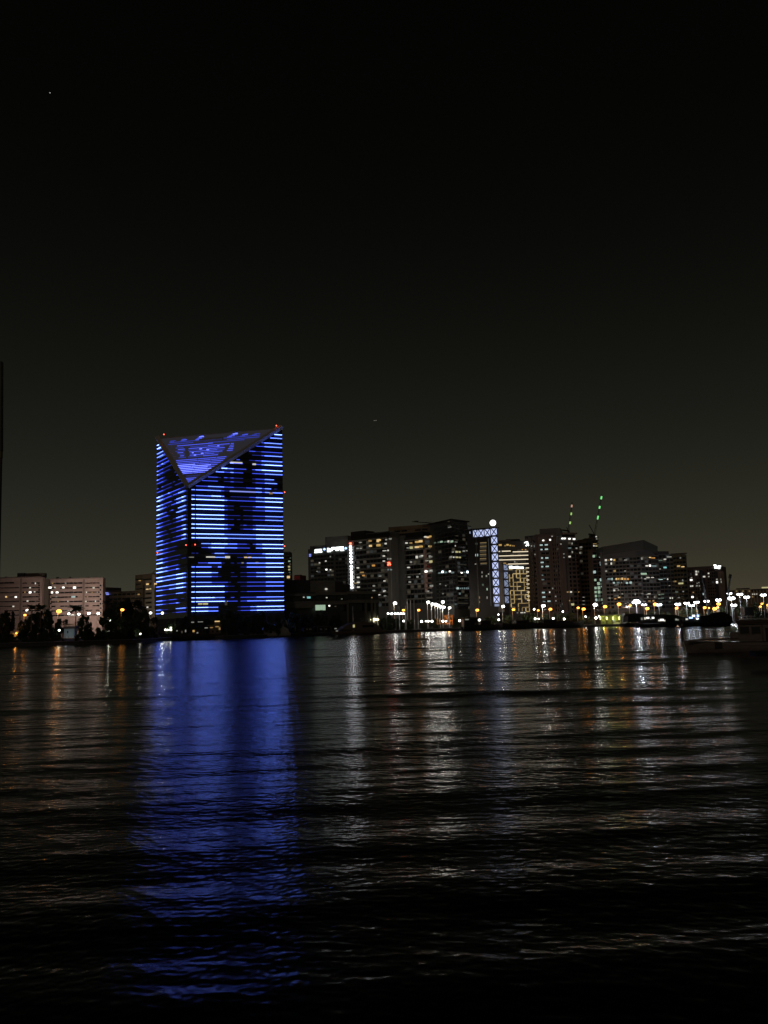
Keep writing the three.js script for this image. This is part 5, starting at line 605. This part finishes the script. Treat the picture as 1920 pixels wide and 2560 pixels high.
function boat(name, label, category, x0, D0, x1, D1, bowLeft, B, H, mat, opt = {}) {
  const f = new Frame(x0, D0, x1, D1, 0), g = thing(name, label, category, f.a.clone(), opt.group), h = mesh('hull', hullGeometry(f.len * (opt.k ?? 0.95), B, H, opt.rise, opt.rake), mat, g);
  h.rotation.y = bowLeft ? f.ang + Math.PI : f.ang; h.position.copy(bowLeft ? f.world(f.len, 0, -B / 2) : f.world(0, 0, -B / 2)).sub(g.position); return { f, g, B };
}
{ const { f, g } = boat('wooden_dhow', 'long dark wooden dhow with a high bow, moored below the blue tower corner', 'dhow', 398, 346, 566, 352, true, 5.6, 1.9, M.hullDark, { rise: 0.85 });
  f.px(g, 'rail', M.wood, 430, 1585, 556, 1586.4, -0.4, -0.2); f.px(g, 'wheelhouse', M.hullTan, 524, 1564, 552, 1584, -4.4, -1.2); f.px(g, 'wheelhouse_roof', M.stone, 520, 1561.6, 555, 1564, -4.8, -0.8); f.px(g, 'upper_cabin', M.hullTan, 536, 1554.6, 550, 1562, -4, -1.6); f.px(g, 'cabin_lamp', E.warm, 537, 1552, 549.4, 1554.6, -1.6, -1.2); f.px(g, 'deck_house', M.hullDark, 474, 1573, 515, 1586, -4.2, -1.4); f.px(g, 'deck_awning', M.dark, 430, 1572, 470, 1573.6, -4.6, -0.6);
  for (const x of [432, 450, 468]) f.px(g, 'awning_post', M.wood, x - 0.4, 1573, x + 0.4, 1587, -1, -0.8); for (const [x, w] of [[478, 3], [488, 4], [500, 3], [509, 3], [530, 4], [541, 5]]) f.px(g, 'window', M.glass[1], x, 1576, x + w, 1581, -1.35, -1.15);
  for (const [x, y, w, h, m] of [[484, 1577.6, 5, 5, E.gold], [464, 1577.4, 3, 6, E.whiteDim], [455, 1580, 4, 6, E.faint[1]], [493.6, 1582, 4, 3, E.whiteDim], [515.6, 1569.6, 8, 2.4, E.whiteDim], [528.6, 1569, 7, 2, E.warmDim], [481.6, 1555.6, 7, 2.6, E.whiteDim], [501, 1554.6, 13, 1.6, E.whiteDim], [543, 1566.6, 9, 2.4, E.warmDim], [549, 1571.6, 4, 6, E.warmDim], [442.6, 1577, 3, 3, E.whiteDim]]) f.px(g, 'lit_window', m, x - w / 2, y - h / 2, x + w / 2, y + h / 2, -1.1, -0.9);
  const h = f.hit(478, 1575, -2.6); bar('mast', f.world(h.s, h.t, -2.6).sub(g.position), f.world(h.s + 0.6, h.t + 5.5, -2.6).sub(g.position), 0.2, 0.2, M.wood, g, V(0, 0, 1)); }
{ const g0 = 'white lamps in a tight bunch at the dhow bow'; for (const [x, y, w] of [[413.4, 1574.4, 'first and lowest'], [418.6, 1574.8, 'second'], [423, 1575, 'third'], [427.6, 1574.8, 'fourth, at the end'], [427, 1569.8, 'topmost']]) { const p = at(x, y, 356), o = thing('deck_lamp', 'small bright white lamp by the dhow bow, ' + w + ' of five', 'lamp', V(p.x, GROUND, p.z), g0); const b = mesh('bulb', HEAD, E.globe, o); b.position.y = p.y - GROUND; b.scale.setScalar(0.36); const q = mesh('post', CYL, M.dark, o); q.scale.set(0.05, p.y - GROUND, 0.05); q.position.y = (p.y - GROUND) / 2; light(o, V(0, p.y - GROUND + 0.3, 0.6), 0xfffbe8, 1.5, 6); } }
{ const { f, g } = boat('motor_yacht', 'grey white motor yacht with a long foredeck and radar arch under the tower', 'yacht', 606, 366, 728, 376, true, 5.2, 1.7, M.hullWhite, { rise: 0.25, rake: 0.2 });
  const prof = [[640, 1583], [656, 1574], [664, 1566], [690, 1563.6], [700, 1564], [716, 1572], [720, 1583]].map(([x, y]) => { const h = f.hit(x, y, -2.6); return new THREE.Vector2(h.s, h.t); }); const e = new THREE.ExtrudeGeometry(new THREE.Shape(prof), { depth: 3.2, bevelEnabled: true, bevelSize: 0.15, bevelThickness: 0.2, bevelSegments: 2 }); const c = mesh('superstructure', e, M.hullWhite, g); c.rotation.y = f.ang; c.position.copy(f.world(0, 0, -4.2)).sub(g.position);
  f.px(g, 'windscreen', M.glass[0], 659, 1567.4, 672, 1572, -0.9, -0.75); f.px(g, 'side_window', M.glass[2], 664, 1570, 698, 1574.4, -0.85, -0.72); f.px(g, 'hull_window', M.glass[2], 622, 1586, 640, 1588.6, -0.5, -0.1);
  const q = (x, y) => { const h = f.hit(x, y, -2.6); return f.world(h.s, h.t, -2.6).sub(g.position); }; bar('radar_arch', q(697, 1566), q(709, 1552), 2.6, 0.5, M.hullWhite, g, V(0, 0, 1)); bar('radar_arch', q(713, 1566), q(709, 1552), 2.6, 0.3, M.hullWhite, g, V(0, 0, 1)); f.px(g, 'rail', M.steel, 612, 1580.6, 640, 1581.4, -0.6, -0.5); bar('stern_rail', q(718, 1565), q(738, 1565.6), 0.1, 0.1, M.steel, g); bar('stern_rail', q(738, 1565), q(738, 1577), 0.16, 0.16, M.hullWhite, g, V(0, 0, 1)); f.px(g, 'lit_doorway', E.yellow, 602.6, 1563.6, 608.4, 1575.6, -6.4, -6); }
{ const { f, g } = boat('motor_yacht', 'grey yacht with a long rounded deckhouse before the podium building', 'yacht', 838, 388, 966, 404, true, 5.4, 1.6, M.hullTan, { rise: 0.3, rake: 0.15 });
  const prof = [[846, 1575], [858, 1566], [874, 1559], [890, 1555.6], [912, 1555.6], [930, 1559], [944, 1567], [950, 1575]].map(([x, y]) => { const h = f.hit(x, y, -2.6); return new THREE.Vector2(h.s, h.t); }); const e = new THREE.ExtrudeGeometry(new THREE.Shape(prof), { depth: 3.4, bevelEnabled: true, bevelSize: 0.15, bevelThickness: 0.2, bevelSegments: 2 }); const c = mesh('deckhouse', e, M.hullTan, g); c.rotation.y = f.ang; c.position.copy(f.world(0, 0, -4.4)).sub(g.position);
  f.px(g, 'side_window', M.glass[2], 907, 1562, 934, 1568, -0.9, -0.72); f.px(g, 'lit_window', E.yellow, 882.6, 1561.6, 887, 1568.6, -0.85, -0.7); f.px(g, 'rail', M.steel, 846, 1572, 870, 1572.8, -0.5, -0.4); f.px(g, 'anchor_light', E.whiteDim, 837, 1570.4, 842, 1572.4, -0.4, -0.1); f.px(g, 'anchor_light', E.whiteDim, 840.6, 1576.4, 845, 1578.4, -0.4, -0.1);
  const q = (x, y) => { const h = f.hit(x, y, -2.6); return f.world(h.s, h.t, -2.6).sub(g.position); }; bar('mast', q(899, 1556), q(903, 1545), 0.3, 0.3, M.dark, g, V(0, 0, 1)); bar('mast', q(908, 1556), q(906, 1546), 0.3, 0.3, M.dark, g, V(0, 0, 1)); }
{ const { f, g } = boat('small_boat', 'small dim boat with a grey awning between the two grey yachts', 'boat', 748, 376, 832, 386, true, 3.6, 1.2, M.hullDark); f.px(g, 'awning', M.hullTan, 792, 1565.4, 830, 1567, -3.2, -0.4); for (const x of [794, 811, 828]) f.px(g, 'awning_post', M.steel, x - 0.4, 1566, x + 0.4, 1580, -0.8, -0.6); for (const [x, w] of [[768, 3], [776, 6], [803, 5], [816, 4]]) f.px(g, 'fender', M.hullWhite, x - w / 2, 1571, x + w / 2, 1575, -0.6, -0.3); f.px(g, 'cabin', M.dark, 760, 1568, 786, 1580, -3, -0.7); }
{ const { f, g } = boat('wooden_dhow', 'black dhow with a square boat shed cabin at the end of the bright quay', 'dhow', 1156, 436, 1206, 438, true, 5, 1.6, M.black, { rise: 0.3 }); f.px(g, 'cabin', M.black, 1160, 1547, 1194, 1573, -4.6, -0.5); f.px(g, 'cabin_roof', M.brownDark, 1156, 1543.6, 1197, 1547, -5, 0); f.px(g, 'roof_light', E.whiteDim, 1163, 1547.6, 1172, 1550, -0.45, -0.3); f.px(g, 'pale_drum', M.concreteDim, 1187, 1556, 1191.6, 1562, -0.45, 0.1); }
for (const [x0, x1, yt, w, D, bl] of [[1194, 1262, 1553, 'between the boat shed cabin and the crossed panels', 440, false], [1252, 1330, 1552, 'below the golden lattice', 446, true], [1318, 1402, 1550, 'before the brown tower', 446, true], [1388, 1466, 1552.6, 'last before the green pavilion', 446, false]]) {
  const { f, g } = boat('wooden_dhow', 'low black dhow moored ' + w, 'dhow', x0, D, x1, D + 3, bl, 5, 2.6, M.hullDark, { rise: 0.5, group: 'black dhows moored in a row' }); const q = (x, y) => f.px(g, 'deck_cabin', M.black, x, y, x + (x1 - x0) * 0.36, y + 14, -4.2, -0.8); q(x0 + (bl ? 0.5 : 0.12) * (x1 - x0), yt); f.px(g, 'cabin_roof', M.brownDark, x0 + (bl ? 0.48 : 0.1) * (x1 - x0), yt - 1.6, x0 + (bl ? 0.88 : 0.5) * (x1 - x0), yt, -4.5, -0.5); f.px(g, 'rail', M.wood, x0 + 6, yt + 7, x1 - 6, yt + 8, -0.4, -0.2); const h = f.hit((x0 + x1) / 2, yt + 8, -2.4); bar('stub_mast', f.world(h.s, h.t, -2.4).sub(g.position), f.world(h.s + 0.3, h.t + 3.4, -2.4).sub(g.position), 0.18, 0.18, M.wood, g, V(0, 0, 1)); }
for (const [x0, x1, yt, D, w, ls, B] of [[1562, 1610, 1533, 420, 'square, right of the green pavilion', [], 5], [1600, 1704, 1536, 352, 'round topped with a row of white lamps under its cover', [[1605, 1547, 3, 6, 'whiteDim'], [1613, 1546, 4, 6, 'white'], [1620, 1544.6, 6, 4, 'whiteHot'], [1627.6, 1547.6, 3, 3, 'whiteDim'], [1633, 1544.6, 5, 4, 'whiteHot'], [1649, 1551, 5, 4.4, 'white'], [1655, 1549.8, 8, 4.6, 'whiteHot'], [1661.4, 1551.4, 4, 4, 'white'], [1693, 1549.6, 8, 3, 'whiteDim'], [1691, 1547.4, 4, 2, 'whiteDim']], 5], [1700, 1828, 1531, 340, 'largest, with a few bluish lamps amidships', [[1717.4, 1548, 5, 4, 'white'], [1727.6, 1544.4, 8, 4, 'signBlue'], [1734.4, 1539.6, 6, 4, 'sign'], [1745.4, 1539.6, 5, 5, 'signBlue'], [1744, 1546.6, 5, 3, 'sign'], [1740, 1544.4, 3, 2, 'blue']], 6]]) {
  const { f, g } = boat('covered_boat', 'black covered passenger boat, ' + w, 'boat', x0, D, x1, D + 4, x0 > 1690, B, 1.4, M.black, { rise: 0.5, group: 'black covered boats' });
  const prof = x0 > 1690 ? [[0.04, 24], [0.05, 12], [0.4, 9], [0.62, 6], [0.7, 0], [0.84, 0], [0.87, 5], [0.95, 10], [0.97, 26]] : [[0.03, 22], [0.05, 8], [0.16, 2], [0.4, 0], [0.8, 2], [0.95, 6], [0.97, 22]];
  const pts = prof.map(([k, dy]) => { const h = f.hit(x0 + k * (x1 - x0), yt + dy, -B / 2); return new THREE.Vector2(h.s, h.t); }), e = new THREE.ExtrudeGeometry(new THREE.Shape(pts), { depth: B * 0.7, bevelEnabled: false }), c = mesh('cover', e, M.black, g); c.rotation.y = f.ang; c.position.copy(f.world(0, 0, -B * 0.85)).sub(g.position);
  f.px(g, 'gunwale', M.dark, x0 + 3, yt + 24, x1 - 3, yt + 25.4, -0.5, 0.05); for (const [x, y, w2, h, m] of ls) f.px(g, 'cabin_light', E[m], x - w2 / 2, y - h / 2, x + w2 / 2, y + h / 2, -0.5, -0.25); for (let i = 1; i < 5; i++) f.px(g, 'cover_post', M.dark, x0 + i * (x1 - x0) / 5 - 0.4, yt + 8, x0 + i * (x1 - x0) / 5 + 0.4, yt + 25, -0.7, -0.5); }
{ const { f, g } = boat('skiff', 'small pale green skiff lit from above behind the near boat cabin', 'boat', 1816, 222, 1842, 224, true, 1.8, 0.6, std(0.6, 0.68, 0.55), { rise: 0.5 }); f.px(g, 'thwart', M.white, 1826, 1566, 1832, 1568.4, -1.4, -0.2); f.px(g, 'thwart', M.white, 1834, 1566, 1839, 1568.4, -1.4, -0.2); f.px(g, 'gunwale', M.white, 1820, 1568.6, 1840, 1569.8, -0.14, 0.02); const p = f.world(2.4, 1.6, 0.7).sub(g.position), b = mesh('lantern', HEAD, glow(1.6, 1.7, 1.3), g); b.scale.setScalar(0.08); b.position.copy(p); light(g, p, 0xf2ffe4, 0.7, 3); }
{ // near passenger boat, cut by the frame
  const { f, g } = boat('passenger_boat', 'near faded pink wooden passenger boat with a flat roofed cabin, cut by the picture edge', 'boat', 1703, 90, 2010, 86, true, 2.6, 0.98, M.hullPink, { k: 0.98, rise: 0.32, rake: 0.03 });
  f.px(g, 'bow_post', M.black, 1701, 1549, 1708, 1606, -1.5, -1.3); f.px(g, 'post_cap', M.concreteDim, 1699.6, 1546, 1709, 1550, -1.55, -1.25); f.px(g, 'post_ring', M.concreteDim, 1702, 1559, 1708, 1566, -1.3, -1.26);
  f.px(g, 'rubbing_strake', M.hullTan, 1722, 1597.4, 1820, 1600.6, -0.34, 0.05); f.px(g, 'rubbing_strake', M.black, 1822, 1603.2, 2000, 1605, -0.2, 0.1); f.px(g, 'side_plank', M.hullPink, 1822, 1605.4, 2000, 1613, -0.2, 0.06);
  f.px(g, 'cabin_wall', M.hullPink, 1846, 1558, 2000, 1603, -2.2, -0.3); f.px(g, 'cabin_roof', M.brownDark, 1840, 1549, 2000, 1556, -2.4, 0.1); f.px(g, 'roof_trim', M.hullTan, 1843, 1556, 2000, 1559, -2.3, -0.05);
  for (const [a, b] of [[1849, 1874], [1878, 1902]]) { f.px(g, 'window_frame', M.hullTan, a, 1565, b, 1586, -0.3, -0.26); f.px(g, 'window', M.glass[1], a + 1.6, 1567, b - 1.6, 1584, -0.28, -0.245); }
  f.px(g, 'doorway', M.black, 1914, 1569, 1936, 1602, -0.3, -0.26); f.px(g, 'pillar', M.hullTan, 1904, 1559, 1909, 1603, -0.3, -0.2); f.px(g, 'foredeck', M.wood, 1748, 1596, 1846, 1598, -2.2, -0.4); f.px(g, 'cowling', M.hullPink, 1826, 1580, 1848, 1603, -1.9, -0.5); for (const x of [1803, 1811, 1817]) f.px(g, 'cleat', M.white, x - 1.6, 1594.4, x + 1.6, 1597.6, -0.4, -0.2); f.px(g, 'tyre_fender', M.black, 1787, 1606, 1806, 1621, -0.3, -0.05);
}
{ const f = new Frame(1876, 62, 1990, 62, 0), g = thing('mooring_raft', 'black low mooring raft on the water below the near boat', 'raft', f.a.clone()); f.px(g, 'float', M.black, 1892, 1628, 1990, 1640, -1.2, 0); f.px(g, 'deck_board', M.dark, 1891, 1627, 1990, 1629, -1.3, 0.08); }

scene.traverse((o) => { if (o.isMesh) o.castShadow = o.receiveShadow = true; });
renderer.render(scene, camera);
